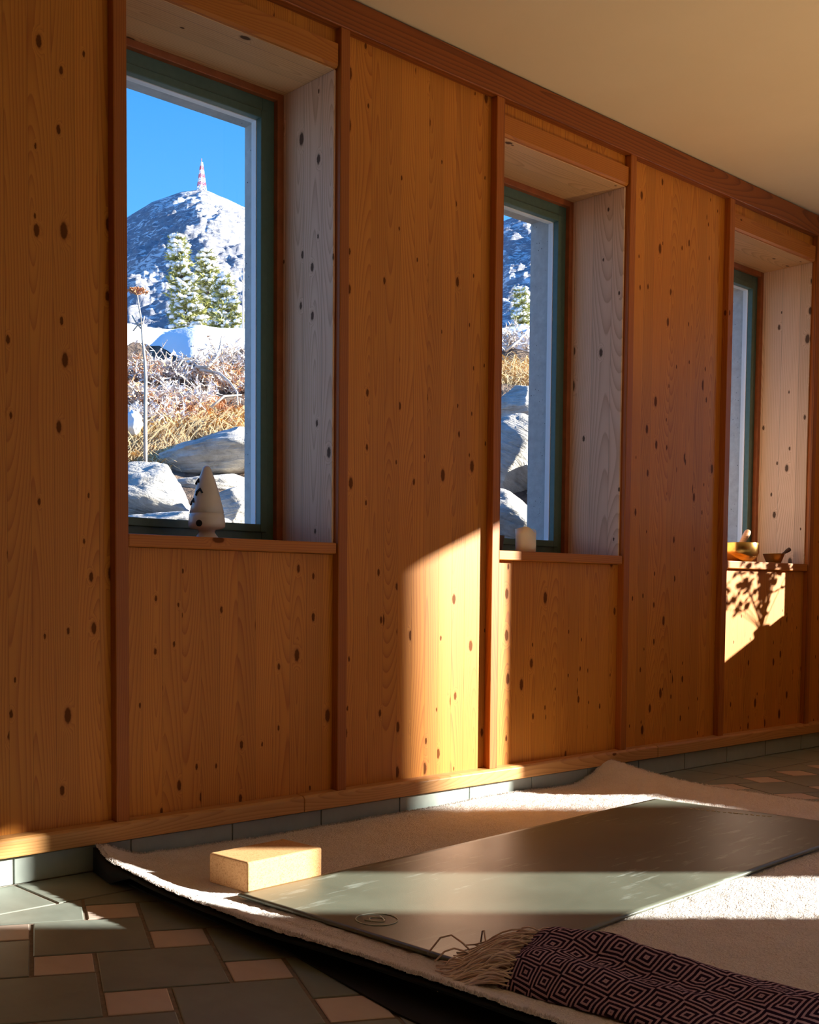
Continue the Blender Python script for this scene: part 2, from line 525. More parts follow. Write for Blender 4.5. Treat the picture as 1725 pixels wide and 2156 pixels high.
M['mountain'] = mountain_mat()
M['straw'] = plain('dry_straw', (0.80, 0.56, 0.27), 0.8, var=0.3, scale=9.0)
M['rust'] = plain('rusty_dry_leaves', (0.66, 0.33, 0.16), 0.85, var=0.35, scale=14.0)
M['twig'] = plain('grey_dry_twig', (0.66, 0.54, 0.44), 0.85, var=0.3, scale=14.0)
M['frost'] = plain('frosted_sprigs', (0.80, 0.78, 0.80), 0.85, var=0.25, scale=14.0)
M['needle'] = plain('conifer_needles', (0.30, 0.30, 0.09), 0.8, var=0.4, scale=8.0)
M['trunk'] = plain('conifer_bark', (0.13, 0.08, 0.055), 0.9, var=0.3)
M['mastred_hazed'] = plain('mast_red_hazed', (0.72, 0.20, 0.26), 0.6)  # red paled towards pink for the distance haze
M['mastwhite'] = plain('mast_white', (0.85, 0.85, 0.86), 0.6)
M['birch'] = plain('pale_thin_bark', (0.72, 0.60, 0.48), 0.8, var=0.2)

# ------------------------------------------------------------------ room shell
YP = 2.345            # face of the wall boards
YO = 2.70             # outer face of the masonry
XE = 5.14             # end wall, inner face
XL, YB = -2.6, -5.2   # left and rear walls
ZC = 2.228            # ceiling
OPW = 0.642           # opening of the three windows in view
EPW = 0.705           # opening of the windows in the end wall
Z0, Z1 = 0.785, 2.035
FRONT = [(1.430, 2.049 - 0.0), (2.752, 3.344), (4.087, 4.720)]        # opening left edge, concrete right edge
ENDW = [-0.973, 0.417, 1.884]                                          # upper-y edge of each opening in the end wall

def wall_with_openings(mb, u0, u1, ops, t0, t1, t2, zc, put):
    """boards between t0 and t1 (material 0), masonry t1..t2 (material 1) with narrower openings"""
    edges = [u0]
    for (a, b, ca, cb, cz0, cz1) in ops: edges += [a, b]
    edges.append(u1)
    for i in range(0, len(edges), 2): put(mb, edges[i], edges[i + 1], t0, t1, 0.0, zc, 0)
    for (a, b, ca, cb, cz0, cz1) in ops:
        if cz0 > 0.3: put(mb, a, b, t0, t1, 0.0, Z0 - 0.031, 0)
        put(mb, a, b, t0, t1, Z1 + 0.0125, zc, 0)
    edges = [u0]
    for (a, b, ca, cb, cz0, cz1) in ops: edges += [ca, cb]
    edges.append(u1)
    for i in range(0, len(edges), 2): put(mb, edges[i], edges[i + 1], t1, t2, -0.3, zc + 0.25, 1)
    for (a, b, ca, cb, cz0, cz1) in ops:
        put(mb, ca, cb, t1, t2, -0.3, cz0, 1)
        put(mb, ca, cb, t1, t2, cz1, zc + 0.25, 1)

mb = MB()
LIN = 0.0075           # lining thickness
ops = [(a - LIN, a + OPW + LIN, a + 0.03, c, Z0 + 0.01, 1.985) for a, c in FRONT]
wall_with_openings(mb, XL, XE, ops, YP, 2.605, YO, ZC, lambda q, a, b, s, e_, z0, z1, mi: q.box(a, b, s, e_, z0, z1, mi))
o = mb.build('wall_front', [M['wall'], M['concrete']])
tag(o, 'wall of vertical knotty pine boards holding the three tall windows', 'wall', kind='structure')

mb = MB()
opsE = [(b - EPW - LIN, b + LIN, b - EPW - 0.02, b - 0.03, Z0 + 0.01, 1.81 if b < 0 else 1.93) for b in ENDW]
DY0, DY1 = -4.60, -2.38        # unseen glazed door added to let in sun for bounce light
opsE = [(DY0, DY1, DY0, DY1, 0.0, Z1)] + opsE
wall_with_openings(mb, YB, YP, opsE, XE, XE + 0.26, XE + 0.355, ZC, lambda q, a, b, s, e_, z0, z1, mi: q.box(s, e_, a, b, z0, z1, mi))
o = mb.build('wall_right', [M['wall'], M['concrete']])
tag(o, 'dark pine end wall at the far right of the room', 'wall', kind='structure')

mb = MB(); mb.box(XL - 0.3, XL, YB - 0.3, YO, -0.3, ZC + 0.25)
tag(mb.build('wall_left', M['wall']), 'pine board wall on the left, outside the picture', 'wall', kind='structure')
mb = MB(); mb.box(XL, XE + 0.355, YB - 0.3, YB, -0.3, ZC + 0.25)
tag(mb.build('wall_back', M['wall']), 'pine board wall behind the camera', 'wall', kind='structure')
mb = MB(); mb.box(XL, XE, YB, YP, ZC, ZC + 0.25)
tag(mb.build('ceiling', M['ceiling']), 'smooth cream plaster ceiling above the pine wall', 'ceiling', kind='structure')

dr = empty('bounce_door_1', (XE, (DY0 + DY1) / 2, 0.0))
tag(dr, 'added unseen glazed door in the end wall, for bounce light', 'door', kind='structure')
q = MB(); hw = (DY1 - DY0) / 2
q.box(0.21, 0.27, -hw, -hw + 0.06, 0, Z1); q.box(0.21, 0.27, hw - 0.06, hw, 0, Z1)
q.box(0.21, 0.27, -hw + 0.06, hw - 0.06, Z1 - 0.08, Z1); q.box(0.21, 0.27, -hw + 0.06, hw - 0.06, 0, 0.08)
q.build('bounce_door_frame', M['frame'], dr, bevel=0.002)
q = MB(); q.box(0.237, 0.243, -hw + 0.06, hw - 0.06, 0.08, Z1 - 0.08); q.build('glass_pane', M['glass'], dr)

# ------------------------------------------------------------------ floor: offset pattern of large slate and small pink squares
def clip_poly(poly, ax, lim, keep_less):
    out = []
    n = len(poly)
    for i in range(n):
        p, r = poly[i], poly[(i + 1) % n]
        ip = (p[ax] <= lim) == keep_less
        ir = (r[ax] <= lim) == keep_less
        if ip: out.append(p)
        if ip != ir:
            t_ = (lim - p[ax]) / (r[ax] - p[ax])
            out.append((p[0] + (r[0] - p[0]) * t_, p[1] + (r[1] - p[1]) * t_))
    return out

TA, TB, TG, TANG = 0.21407, 0.11042, 0.0048, math.radians(-27.0805)
TX, TY = 0.88036, 1.75097
c_, s_ = math.cos(TANG), math.sin(TANG)
mb = MB()
mb.box(XL, XE, YB, YP, -0.06, -0.0022, 2)
def tile(poly, mi):
    for ax, lim, less in ((0, XE, True), (0, XL, False), (1, YB, False), (1, 2.1325, True)):
        poly = clip_poly(poly, ax, lim, less)
        if len(poly) < 3: return
    area = sum(poly[i][0] * poly[(i + 1) % len(poly)][1] - poly[(i + 1) % len(poly)][0] * poly[i][1] for i in range(len(poly)))
    if abs(area) < 2e-4: return
    slab(poly, mi)
def slab(poly, mi, top=0.0, bot=-0.004, bev=0.0016):
    n = len(poly)
    cx_ = sum(p[0] for p in poly) / n; cy_ = sum(p[1] for p in poly) / n
    ins = []
    for p in poly:
        d = Vector((cx_ - p[0], cy_ - p[1])); L = max(d.length, 1e-6)
        k = min(1, bev * 1.6 / L)
        ins.append((p[0] + d.x * k, p[1] + d.y * k))
    vs_ = [(p[0], p[1], bot) for p in poly] + [(p[0], p[1], top - bev * 0.6) for p in poly] + [(p[0], p[1], top) for p in ins]
    fs = [tuple(range(2 * n, 3 * n))]
    for i in range(n):
        j = (i + 1) % n
        fs.append((i, j, n + j, n + i)); fs.append((n + i, n + j, 2 * n + j, 2 * n + i))
    mb.add(vs_, fs, mi)
def sq(u, v, size, g):
    pts = [(u + g, v + g), (u + size - g, v + g), (u + size - g, v + size - g), (u + g, v + size - g)]
    return [(TX0 + c_ * a - s_ * b, TY0 + s_ * a + c_ * b) for a, b in pts]
TX0, TY0 = TX, TY
for m in range(-45, 46):
    for n in range(-45, 46):
        u = m * TA - n * TB; v = m * TB + n * TA
        px, py = TX + c_ * u - s_ * v, TY + s_ * u + c_ * v
        if not (XL - 0.4 < px < XE + 0.4 and YB - 0.4 < py < 2.6): continue
        tile(sq(u, v, TB, TG), 1)
        tile(sq(u - TA, v, TA, TG * 0.7), 0)
k = 0
x = 1.137 - 0.3 * 13
while x < XE:                                   # border course along the window wall
    xa, xb = max(x + 0.0035, XL), min(x + 0.2965, XE)
    if xb > xa: slab([(xa, 2.1405), (xb, 2.1405), (xb, 2.336), (xa, 2.336)], 0)
    x += 0.3
o = mb.build('floor', [M['slate'], M['pinktile'], M['grout']])
tag(o, 'floor of grey green slate squares with small pale pink squares between them', 'floor', kind='structure')

# tile skirting
mb = MB()
mb.box(XL, XE, 2.339, YP + 0.001, -0.002, 0.066, 1)
x = 1.134 - 0.3 * 13
while x < XE:
    xa, xb = max(x + 0.002, XL), min(x + 0.298, XE)
    if xb > xa: mb.box(xa, xb, 2.334, 2.341, 0.002, 0.0615, 0)
    x += 0.3
o = mb.build('baseboard_front', [M['basetile'], M['palegrout']], bevel=0.0012)
tag(o, 'low skirting of grey green tiles below the wooden rail', 'skirting', kind='structure')

# base rail (two lengths butted), crown board, battens
mb = MB()
def rail(xa, xb):
    pr = [(2.346, 0.067), (2.312, 0.067), (2.312, 0.104), (2.319, 0.110), (2.346, 0.113)]
    vs_ = [(xa, y, z) for y, z in pr] + [(xb, y, z) for y, z in pr]
    n = len(pr)
    fs = [tuple(range(n)), tuple(reversed(range(n, 2 * n)))] + [(i, n + i, n + (i + 1) % n, (i + 1) % n) for i in range(n)]
    mb.add(vs_, fs, 0)
rail(XL, 1.955); rail(1.9565, 3.62); rail(3.6215, XE)
o = mb.build('trim_1', M['rail'], bevel=0.003)
tag(o, 'wooden base rail running above the tile skirting', 'trim', kind='structure')
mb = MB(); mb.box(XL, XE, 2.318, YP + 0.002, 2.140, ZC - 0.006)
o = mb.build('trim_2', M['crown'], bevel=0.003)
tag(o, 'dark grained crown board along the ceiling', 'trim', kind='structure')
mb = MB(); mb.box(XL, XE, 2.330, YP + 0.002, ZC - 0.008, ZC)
o = mb.build('trim_3', M['shade_black'])  # black strip stands in for the shade above the crown board
tag(o, 'thin black strip painted as the shadow between crown board and ceiling', 'trim', kind='structure')
names = ['first', 'second', 'third']
nb = 4
for i, (a, c) in enumerate(FRONT):
    for side, x0, x1 in (('left', a - 0.042, a - 0.006), ('right', a + OPW + 0.008, a + OPW + 0.041)):
        mb = MB(); mb.box(x0, x1, 2.321, YP + 0.002, 0.109, 2.141)
        o = mb.build('trim_%d' % nb, M['batten'], bevel=0.0025); nb += 1
        tag(o, 'upright pine batten %s of the %s window from the left' % (side, names[i]), 'trim', kind='structure')

# ------------------------------------------------------------------ windows
def window(n, loc, rz, label, W):
    """local x along the wall (0..OPW), local y outwards from the board face, z up"""
    root = empty('window_%d' % n, loc, rz)
    tag(root, label, 'window', kind='structure')
    # reveal lining
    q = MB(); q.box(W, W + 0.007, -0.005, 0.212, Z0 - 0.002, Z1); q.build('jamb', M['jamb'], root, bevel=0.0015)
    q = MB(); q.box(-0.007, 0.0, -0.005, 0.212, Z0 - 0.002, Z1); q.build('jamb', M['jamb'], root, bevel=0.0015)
    q = MB(); q.box(-0.004, W + 0.006, -0.003, 0.212, Z1, Z1 + 0.012); q.build('soffit', M['soffit'], root, bevel=0.0015)
    # sill board with its nosing
    q = MB(); q.box(-0.004, W + 0.004, -0.020, 0.215, Z0 - 0.030, Z0); q.build('window_sill', M['board'], root, bevel=0.003)
    # head board above the opening
    q = MB()
    pr = [(0.002, Z1 + 0.002), (-0.011, Z1 + 0.002), (-0.0165, Z1 + 0.0085), (-0.0165, Z1 + 0.063), (0.002, Z1 + 0.063)]
    k_ = len(pr)
    q.add([(-0.004, y, z) for y, z in pr] + [(W + 0.004, y, z) for y, z in pr],
          [tuple(range(k_)), tuple(reversed(range(k_, 2 * k_)))] + [(i, k_ + i, k_ + (i + 1) % k_, (i + 1) % k_) for i in range(k_)])
    q.build('head_board', M['board'], root)
    # rebate strip between lining and frame
    q = MB()
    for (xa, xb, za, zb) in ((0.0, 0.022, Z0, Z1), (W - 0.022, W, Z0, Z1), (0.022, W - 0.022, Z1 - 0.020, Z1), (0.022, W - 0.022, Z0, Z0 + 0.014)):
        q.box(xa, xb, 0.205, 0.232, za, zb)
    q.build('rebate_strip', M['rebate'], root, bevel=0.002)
    # green frame: outer and inner step
    q = MB()
    xi0, xi1, zi0, zi1 = 0.076, W - 0.073, 0.842, 1.957
    def ring(xa, xb, za, zb, xo0, xo1, zo0, zo1, y0, y1, mi=0):
        q.box(xo0, xa, y0, y1, zo0, zo1, mi); q.box(xb, xo1, y0, y1, zo0, zo1, mi)
        q.box(xa, xb, y0, y1, zb, zo1, mi); q.box(xa, xb, y0, y1, zo0, za, mi)
    ring(xi0 - 0.010, xi1 + 0.010, zi0 - 0.010, zi1 + 0.010, 0.004, W - 0.004, Z0 + 0.002, Z1 - 0.004, 0.222, 0.262)
    ring(xi0, xi1, zi0, zi1, xi0 - 0.022, xi1 + 0.022, zi0 - 0.022, zi1 + 0.022, 0.214, 0.236)
    q.build('window_frame', M['frame'], root, bevel=0.002)
    q = MB()
    ring(xi0 + 0.001, xi1 - 0.001, zi0 + 0.001, zi1 - 0.001, xi0 - 0.011, xi1 + 0.011, zi0 - 0.011, zi1 + 0.011, 0.2365, 0.258)
    q.build('glazing_bead', M['spacer'], root, bevel=0.001)
    q = MB(); q.box(xi0, xi1, 0.240, 0.246, zi0, zi1); q.build('glass_pane', M['glass'], root)
    return root

wl_lab = ['tall green-framed window nearest, framing the peak with the mast',
          'tall green-framed window in the middle, with a pillar candle on its sill',
          'tall narrow-looking green-framed window at the far right, with a brass bowl on its sill']
for i, (a, c) in enumerate(FRONT):
    window(i + 1, (a, YP, 0.0), 0.0, wl_lab[i], OPW)
for i, b in enumerate(ENDW):
    window(i + 4, (XE, b, 0.0), -PI / 2, 'green-framed window of the end wall, %s from the corner' % (['third', 'second', 'nearest'][i]), EPW)
# ------------------------------------------------------------------ rug
RX0, RX1, RY0, RY1 = 1.28, 3.34, -0.75, 2.322
YR = [-0.75, 0.8, 1.03, 1.26, 1.43, 1.65, 1.85, 2.03, 2.20, 2.31]
XR = [1.29, 1.290, 1.288, 1.285, 1.277, 1.265, 1.268, 1.278, 1.302, 1.326]
LR = [0.030, 0.030, 0.030, 0.030, 0.030, 0.030, 0.030, 0.032, 0.036, 0.042]
def rim_x(y): return float(np.interp(y, YR, XR))
def rug_z(x, y):
    d = x - rim_x(y)
    z = 0.006 + float(np.interp(y, YR, LR)) * math.exp(-(d / 0.080) ** 2)
    z += 0.046 * math.exp(-((x - 3.31) / 0.11) ** 2 - ((y - 2.33) / 0.20) ** 2)
    z += 0.024 * math.exp(-((x - RX1) / 0.07) ** 2)
    z += 0.010 * math.exp(-((y - RY1) / 0.05) ** 2) * (0.6 + 0.4 * math.sin(5 * x + 1))
    if d > 0.1:
        z += 0.0035 * (fbm((x * 3.0, y * 3.0, 0.3), 1.0, 2.0, 3) + 0.3)
    return z
def rug_xy(i, j, nx, ny):
    y = RY0 + (RY1 - RY0) * j / ny
    x0 = rim_x(y)
    x = x0 + (RX1 - x0) * i / nx
    ed = 0.005 * fbm((x * 5, y * 5, 1.7), 1, 2, 2)
    if i == 0: x += ed
    if j == ny: y += ed * 0.6 - 0.004
    if i == nx: x += ed * 2 - 0.006
    return x, y
rug = empty('rug', ((RX0 + RX1) / 2, (RY0 + RY1) / 2, 0.0))
tag(rug, 'large cream shaggy rug with curled dark-backed edges on the tiled floor', 'rug')
RO = Vector(rug.location)
nx, ny = 380, 560
top = []
for i in range(nx + 1):
    for j in range(ny + 1):
        x, y = rug_xy(i, j, nx, ny)
        z = rug_z(x, y) + 0.009 + 0.0022 * fbm((x * 22 + 10 * y, y * 46 - 16 * x, 0.0), 0.9, 2.2, 4) + 0.0009 * mnoise.noise(Vector((x * 120, y * 120, 2)))
        top.append((x - RO.x, y - RO.y, z))
faces = [(i * (ny + 1) + j, (i + 1) * (ny + 1) + j, (i + 1) * (ny + 1) + j + 1, i * (ny + 1) + j + 1) for i in range(nx) for j in range(ny)]
mb = MB(); mb.add(top, faces)
# short fibres standing out of the pile
rs = np.random.RandomState(3)
tp = np.array(top).reshape(nx + 1, ny + 1, 3)
NB = 22000
fi = rs.rand(NB) * (nx - 0.01); fj = rs.rand(NB) * (ny - 0.01)
ne = 22000                                              # a thicker row along the free edges
fi[:ne // 2] = rs.rand(ne // 2) * 2.0; fi[ne // 2:ne * 3 // 4] = nx - 0.02 - rs.rand(ne * 3 // 4 - ne // 2) * 2.0
fj[ne * 3 // 4:ne] = ny - 0.02 - rs.rand(ne - ne * 3 // 4) * 2.0
P = tp[fi.astype(int), fj.astype(int)].copy()
P[:, 0] += (fi % 1) * (RX1 - RX0) / nx; P[:, 1] += (fj % 1) * (RY1 - RY0) / ny
ang = rs.rand(NB) * 2 * PI; wd = 0.0007 + rs.rand(NB) * 0.0007; ht = 0.002 + rs.rand(NB) * 0.0035
lean = rs.rand(NB) * 0.004; la = rs.rand(NB) * 2 * PI
A = P + np.stack([np.cos(ang) * wd, np.sin(ang) * wd, np.full(NB, -0.001)], 1)
B = P - np.stack([np.cos(ang) * wd, np.sin(ang) * wd, np.full(NB, 0.001)], 1)
T = P + np.stack([np.cos(la) * lean, np.sin(la) * lean, ht], 1)
allv = np.empty((NB * 3, 3)); allv[0::3] = A; allv[1::3] = B; allv[2::3] = T
b0 = len(mb.v)
mb.v += [tuple(p) for p in allv.tolist()]
mb.f += [(b0 + 3 * k, b0 + 3 * k + 1, b0 + 3 * k + 2) for k in range(NB)]
mb.mi += [0] * NB
mb.build('pile', M['pile'], rug, smooth=True)
mb = MB()
nx2, ny2 = 120, 180
bv = []
for lay in (0.003, -0.001):
    for i in range(nx2 + 1):
        for j in range(ny2 + 1):
            x, y = rug_xy(i, j, nx2, ny2)
            z = rug_z(x, y) + lay - (0.003 if lay < 0 else 0)
            if lay < 0 and y > 2.10 and i < 6:                # the corner is rolled under
                k_ = min(1.0, (y - 2.10) / 0.10) * (1 - i / 6.0); z = z * (1 - k_) + 0.003 * k_
            bv.append((x - RO.x - (0.003 if i == 0 else 0), y - RO.y, z))
N2 = (nx2 + 1) * (ny2 + 1)
fs = []
for i in range(nx2):
    for j in range(ny2):
        a = i * (ny2 + 1) + j
        qd = (a, a + ny2 + 1, a + ny2 + 2, a + 1)
        fs.append(qd); fs.append(tuple(N2 + v for v in reversed(qd)))
for j in range(ny2):
    fs.append((j, j + 1, N2 + j + 1, N2 + j)); a = nx2 * (ny2 + 1) + j
    fs.append((a + 1, a, N2 + a, N2 + a + 1))
for i in range(nx2):
    a = i * (ny2 + 1)
    fs.append((a + ny2 + 1, a, N2 + a, N2 + a + ny2 + 1)); a += ny2
    fs.append((a, a + ny2 + 1, N2 + a + ny2 + 1, N2 + a))
mb.add(bv, fs)
tag(mb.build('backing', M['backing'], rug, smooth=True), 'black backing of the rug')
mb = MB()  # thin black sheet on the floor along the left rug edge
ue = [(-0.75, 1.170), (0.8, 1.196), (1.227, 1.225), (1.418, 1.262), (1.59, 1.296), (1.81, 1.305), (2.08, 1.318), (2.30, 1.345)]
n = len(ue)
mb.add([(x - RO.x, y - RO.y, z) for z in (0.0004, 0.0036) for y, x in ue] + [(1.52 - RO.x, y - RO.y, z) for z in (0.0004, 0.0036) for y, x in ue],
       [(n + k, n + k + 1, 3 * n + k + 1, 3 * n + k) for k in range(n - 1)][::1] + [(k + 1, k, n + k, n + k + 1) for k in range(n - 1)] + [(k, k + 1, 2 * n + k + 1, 2 * n + k) for k in range(n - 1)])
tag(mb.build('black_sheet', M['backing'], rug), 'thin black sheet showing beyond the rug edge')

# ------------------------------------------------------------------ added fill light, unseen, brightening the ceiling from the floor
def fill_spot(x, y, aim, label, power):
    o = empty('added_fill_spot', (x, y, 0.0))
    tag(o, label, 'added light')
    q = MB(); q.lathe([(0.0, 0.0), (0.075, 0.0), (0.075, 0.010), (0.012, 0.016), (0.0, 0.016)], 36); q.build('base', M['bronze'], o, smooth=True)
    q = MB(); q.tube([(0, 0, 0.014), (0, 0, 0.10)], 0.008, 12); q.build('stem', M['bronze'], o, smooth=True)
    p = Vector((0, 0, 0.12)); d = (Vector(aim) - Vector((x, y, 0.12))).normalized()
    q = MB(); q.tube([p - d * 0.05, p - d * 0.045, p, p + d * 0.06, p + d * 0.058, p], [0.01, 0.035, 0.045, 0.050, 0.046, 0.040], 28); q.build('fill_housing', M['bronze'], o, smooth=True)
    l = bpy.data.lights.new('fill_bulb', 'SPOT')
    l.energy = power; l.color = (1.0, 0.68, 0.36); l.spot_size = math.radians(64); l.spot_blend = 1.0; l.shadow_soft_size = 0.03
    lo = bpy.data.objects.new('fill_bulb', l); COL.objects.link(lo); lo.parent = o
    lo.location = p + d * 0.075; lo.rotation_euler = (-d).to_track_quat('Z', 'Y').to_euler()
fill_spot(3.9, 0.55, (3.35, 1.62, 2.23), 'added unseen fill light in a small brass housing, brightening the ceiling', FILL_POWER)

# ------------------------------------------------------------------ yoga mat
MC = [(1.408, 1.876), (3.075, 1.970), (3.128, 1.340), (1.430, 1.243)]
def mat_pt(u, v):
    a = Vector(MC[0]).lerp(Vector(MC[1]), u); b = Vector(MC[3]).lerp(Vector(MC[2]), u)
    return a.lerp(b, v)
ym = empty('yoga_mat', (2.26, 1.61, 0.022))
tag(ym, 'worn olive grey yoga mat lying across the cream rug', 'yoga mat')
nu, nv = 120, 50
def mat_z(x, y): return 0.0215 + 0.0016 * (fbm((x * 2.2, y * 2.2, 5.0), 1, 2, 2)) + 0.010 * math.exp(-((x - RX0) / 0.085) ** 2)
tv, bv = [], []
for i in range(nu + 1):
    for j in range(nv + 1):
        p = mat_pt(i / nu, j / nv); z = mat_z(p.x, p.y)
        tv.append((p.x - 2.26, p.y - 1.61, z + 0.0048 - 0.022)); bv.append((p.x - 2.26, p.y - 1.61, z - 0.022 - 0.001))
N2 = len(tv); fs = []
for i in range(nu):
    for j in range(nv):
        a = i * (nv + 1) + j; qd = (a, a + 1, a + nv + 2, a + nv + 1)
        fs.append(qd); fs.append(tuple(N2 + v for v in reversed(qd)))
for j in range(nv):
    fs.append((j + 1, j, N2 + j, N2 + j + 1)); a = nu * (nv + 1) + j; fs.append((a, a + 1, N2 + a + 1, N2 + a))
for i in range(nu):
    a = i * (nv + 1); fs.append((a, a + nv + 1, N2 + a + nv + 1, N2 + a)); a += nv; fs.append((a + nv + 1, a, N2 + a, N2 + a + nv + 1))
mb = MB(); mb.add(tv + bv, fs)
mb.build('sheet', M['yoga'], ym, smooth=True, bevel=0.0)
# pale oval emblem: ring and curved stroke inside
mb = MB()
ec = Vector((1.4985, 1.5575))
def flat(pts, w):
    pp = []
    for (x, y) in pts: pp.append((x - 2.26, y - 1.61, mat_z(x, y) + 0.0056 - 0.022))
    mb.tube(pp, w, 5)
flat([(ec.x + 0.040 * math.cos(a), ec.y + 0.040 * math.sin(a)) for a in [2 * PI * k / 40 for k in range(41)]], 0.0011)
flat([(ec.x - 0.020 + 0.04 * k / 10, ec.y + 0.012 - 0.030 * math.sin(PI * k / 10)) for k in range(11)], 0.0016)
flat([(ec.x - 0.018 + 0.036 * k / 10, ec.y - 0.004 + 0.020 * math.sin(PI * k / 10)) for k in range(11)], 0.0012)
mb.build('emblem', M['logo'], ym, smooth=True)
# faint row of small printed marks, writing reduced to dashes, along the far end
mb = MB()
rr = random.Random(11)
for k in range(15):
    f = k / 14
    x = 3.000 + 0.062 * f; y = 1.800 - 0.205 * f
    L = 0.004 + 0.003 * rr.random()
    flat([(x, y + L), (x + 0.002 * rr.uniform(-1, 1), y - L)], 0.0012)
tag(mb.build('printed_marks', M['logo'], ym), 'faint row of small pale printed marks')

# ------------------------------------------------------------------ cork block
mb = MB(); mb.box(0, 0.2185, 0, 0.130, 0, 0.066)
o = mb.build('cork_block', M['cork'], bevel=0.005, seg=3, loc=(1.4535, 1.903, 0.0145))
o.rotation_euler = (0, 0, math.radians(3.0))
tag(o, 'tan cork yoga block standing on the rug beside the mat corner', 'yoga block')

# ------------------------------------------------------------------ woven throw
th = empty('woven_throw', (1.53, 0.85, 0.022))
tag(th, 'crumpled purple black throw with diamond weave and cream fringe on the rug', 'blanket')
TH_L, TH_W = 0.95, 0.46
def th_point(u, v):
    """u: 0 (fringed end) .. 1 towards the viewer, v: -1 .. 1 across the bundle"""
    y = 1.225 - 0.92 * u
    cxx = 1.522 + 0.050 * math.sin(2.2 * u) + 0.05 * u
    half = 0.142 - 0.012 * math.exp(-(u / 0.08) ** 2) + 0.015 * u
    hmax = 0.050 - 0.004 * u + 0.006 * math.exp(-((u - 0.06) / 0.08) ** 2) - 0.014 * math.exp(-((u - 0.42) / 0.16) ** 2)
    cap = 1 - math.exp(-((u + 0.03) / 0.045) ** 2) * 0.75
    x = cxx + half * v
    prof = max(0.0, 1 - abs(v) ** 2.6) ** 0.55
    ridge = 0.010 * math.cos(3.3 * v + 2.0 * u) * (1 - v * v) + 0.005 * math.cos(9 * v - 5 * u) * (1 - v * v)
    wr = 0.0085 * fbm((x * 13 + y * 4, y * 9 - x * 3, 3.0), 0.9, 2, 4) * (1 - v ** 4) + 0.012 * math.exp(-((v - 0.15 + 1.1 * (u - 0.25)) / 0.22) ** 2) * (1 - v * v) - 0.008 * math.exp(-((v + 0.30 + 1.1 * (u - 0.25)) / 0.20) ** 2) * (1 - v * v)
    z = hmax * prof * cap + (ridge + wr) * cap
    y += 0.035 * (v * v) * math.exp(-(u / 0.15) ** 2) * -1.0 + 0.020 * v * math.exp(-(u / 0.15) ** 2)
    return Vector((x, y, 0.020 + max(0.002, z)))
nu, nv = 150, 90
pts, uvs = [], []
for i in range(nu + 1):
    acc = 0.0; prev = None
    for j in range(nv + 1):
        v = -1 + 2 * j / nv
        v = math.copysign(abs(v) ** 0.8, v)
        p = th_point(i / nu, v)
        if prev is not None: acc += (p - prev).length
        prev = p
        pts.append(p); uvs.append((acc + 0.25 * 0 , 0.92 * i / nu))
me_v = [(p.x - 1.53, p.y - 0.85, p.z - 0.022) for p in pts]
fs = [(i * (nv + 1) + j, i * (nv + 1) + j + 1, (i + 1) * (nv + 1) + j + 1, (i + 1) * (nv + 1) + j) for i in range(nu) for j in range(nv)]
fs = [tuple(reversed(f)) for f in fs]
# close the fringed end
mb = MB(); mb.add(me_v, fs)
fan = [(pts[j].x - 1.53, pts[j].y - 0.85 - 0.012, 0.020 - 0.022) for j in range(nv + 1)]
b0 = mb.add(fan, [])
for j in range(nv):
    mb.f.append((j, j + 1, b0 + j + 1, b0 + j)); mb.mi.append(0)
cl = mb.build('cloth', M['throw'], th, smooth=True)
uvl = cl.data.uv_layers.new(name='UVMap')
alluv = uvs + [(uvs[j][0], -0.03) for j in range(nv + 1)]
for lp in cl.data.loops:
    a, b = alluv[lp.vertex_index]
    ca, sa = math.cos(0.62), math.sin(0.62)
    uvl.data[lp.index].uv = (ca * a - sa * b, sa * a + ca * b)
sd = cl.modifiers.new('thickness', 'SOLIDIFY'); sd.thickness = 0.004; sd.offset = -1
# fringe: cream cords leaving the end of the cloth
mb = MB()
rr = random.Random(5)
for k in range(340):
    v = rr.uniform(-0.96, 0.75)
    p0 = th_point(0.012 + 0.02 * rr.random(), v)
    base = Vector((p0.x, p0.y, max(0.024, p0.z * rr.uniform(0.35, 1.0) + 0.002)))
    d = Vector((rr.uniform(-1.0, -0.35), rr.uniform(0.20, 0.75), 0)).normalized()
    L = rr.uniform(0.07, 0.135)
    pl = []
    ph = rr.uniform(0, 6.28); amp = rr.uniform(0.002, 0.010); rise = rr.uniform(0.0, 0.022)
    side = Vector((-d.y, d.x, 0))
    for s in range(9):
        f = s / 8
        p = base + d * L * f + side * amp * math.sin(ph + f * 5) * f
        p.z = max(0.030 + 0.004 * math.sin(k), base.z * (1 - f) + 0.030 * f + rise * math.sin(PI * min(1, f * 1.25)))
        pl.append((p.x - 1.53, p.y - 0.85, p.z - 0.022))
    mb.tube(pl, [0.0016] * 8 + [0.0010], 5)
for (sx, sy, ex, ey, hh) in ((1.46, 1.28, 1.385, 1.300, 0.012), (1.43, 1.26, 1.372, 1.268, 0.010), (1.50, 1.285, 1.53, 1.325, 0.018), (1.47, 1.29, 1.42, 1.345, 0.02)):
    mb.tube([(sx + (ex - sx) * f - 1.53, sy + (ey - sy) * f - 0.85, 0.032 + hh * math.sin(PI * f) * (1 + f) - 0.022) for f in [0, .25, .5, .75, 1]], 0.0017, 5)
tag(mb.build('fringe', M['fringe'], th, smooth=True), 'cream fringe cords')

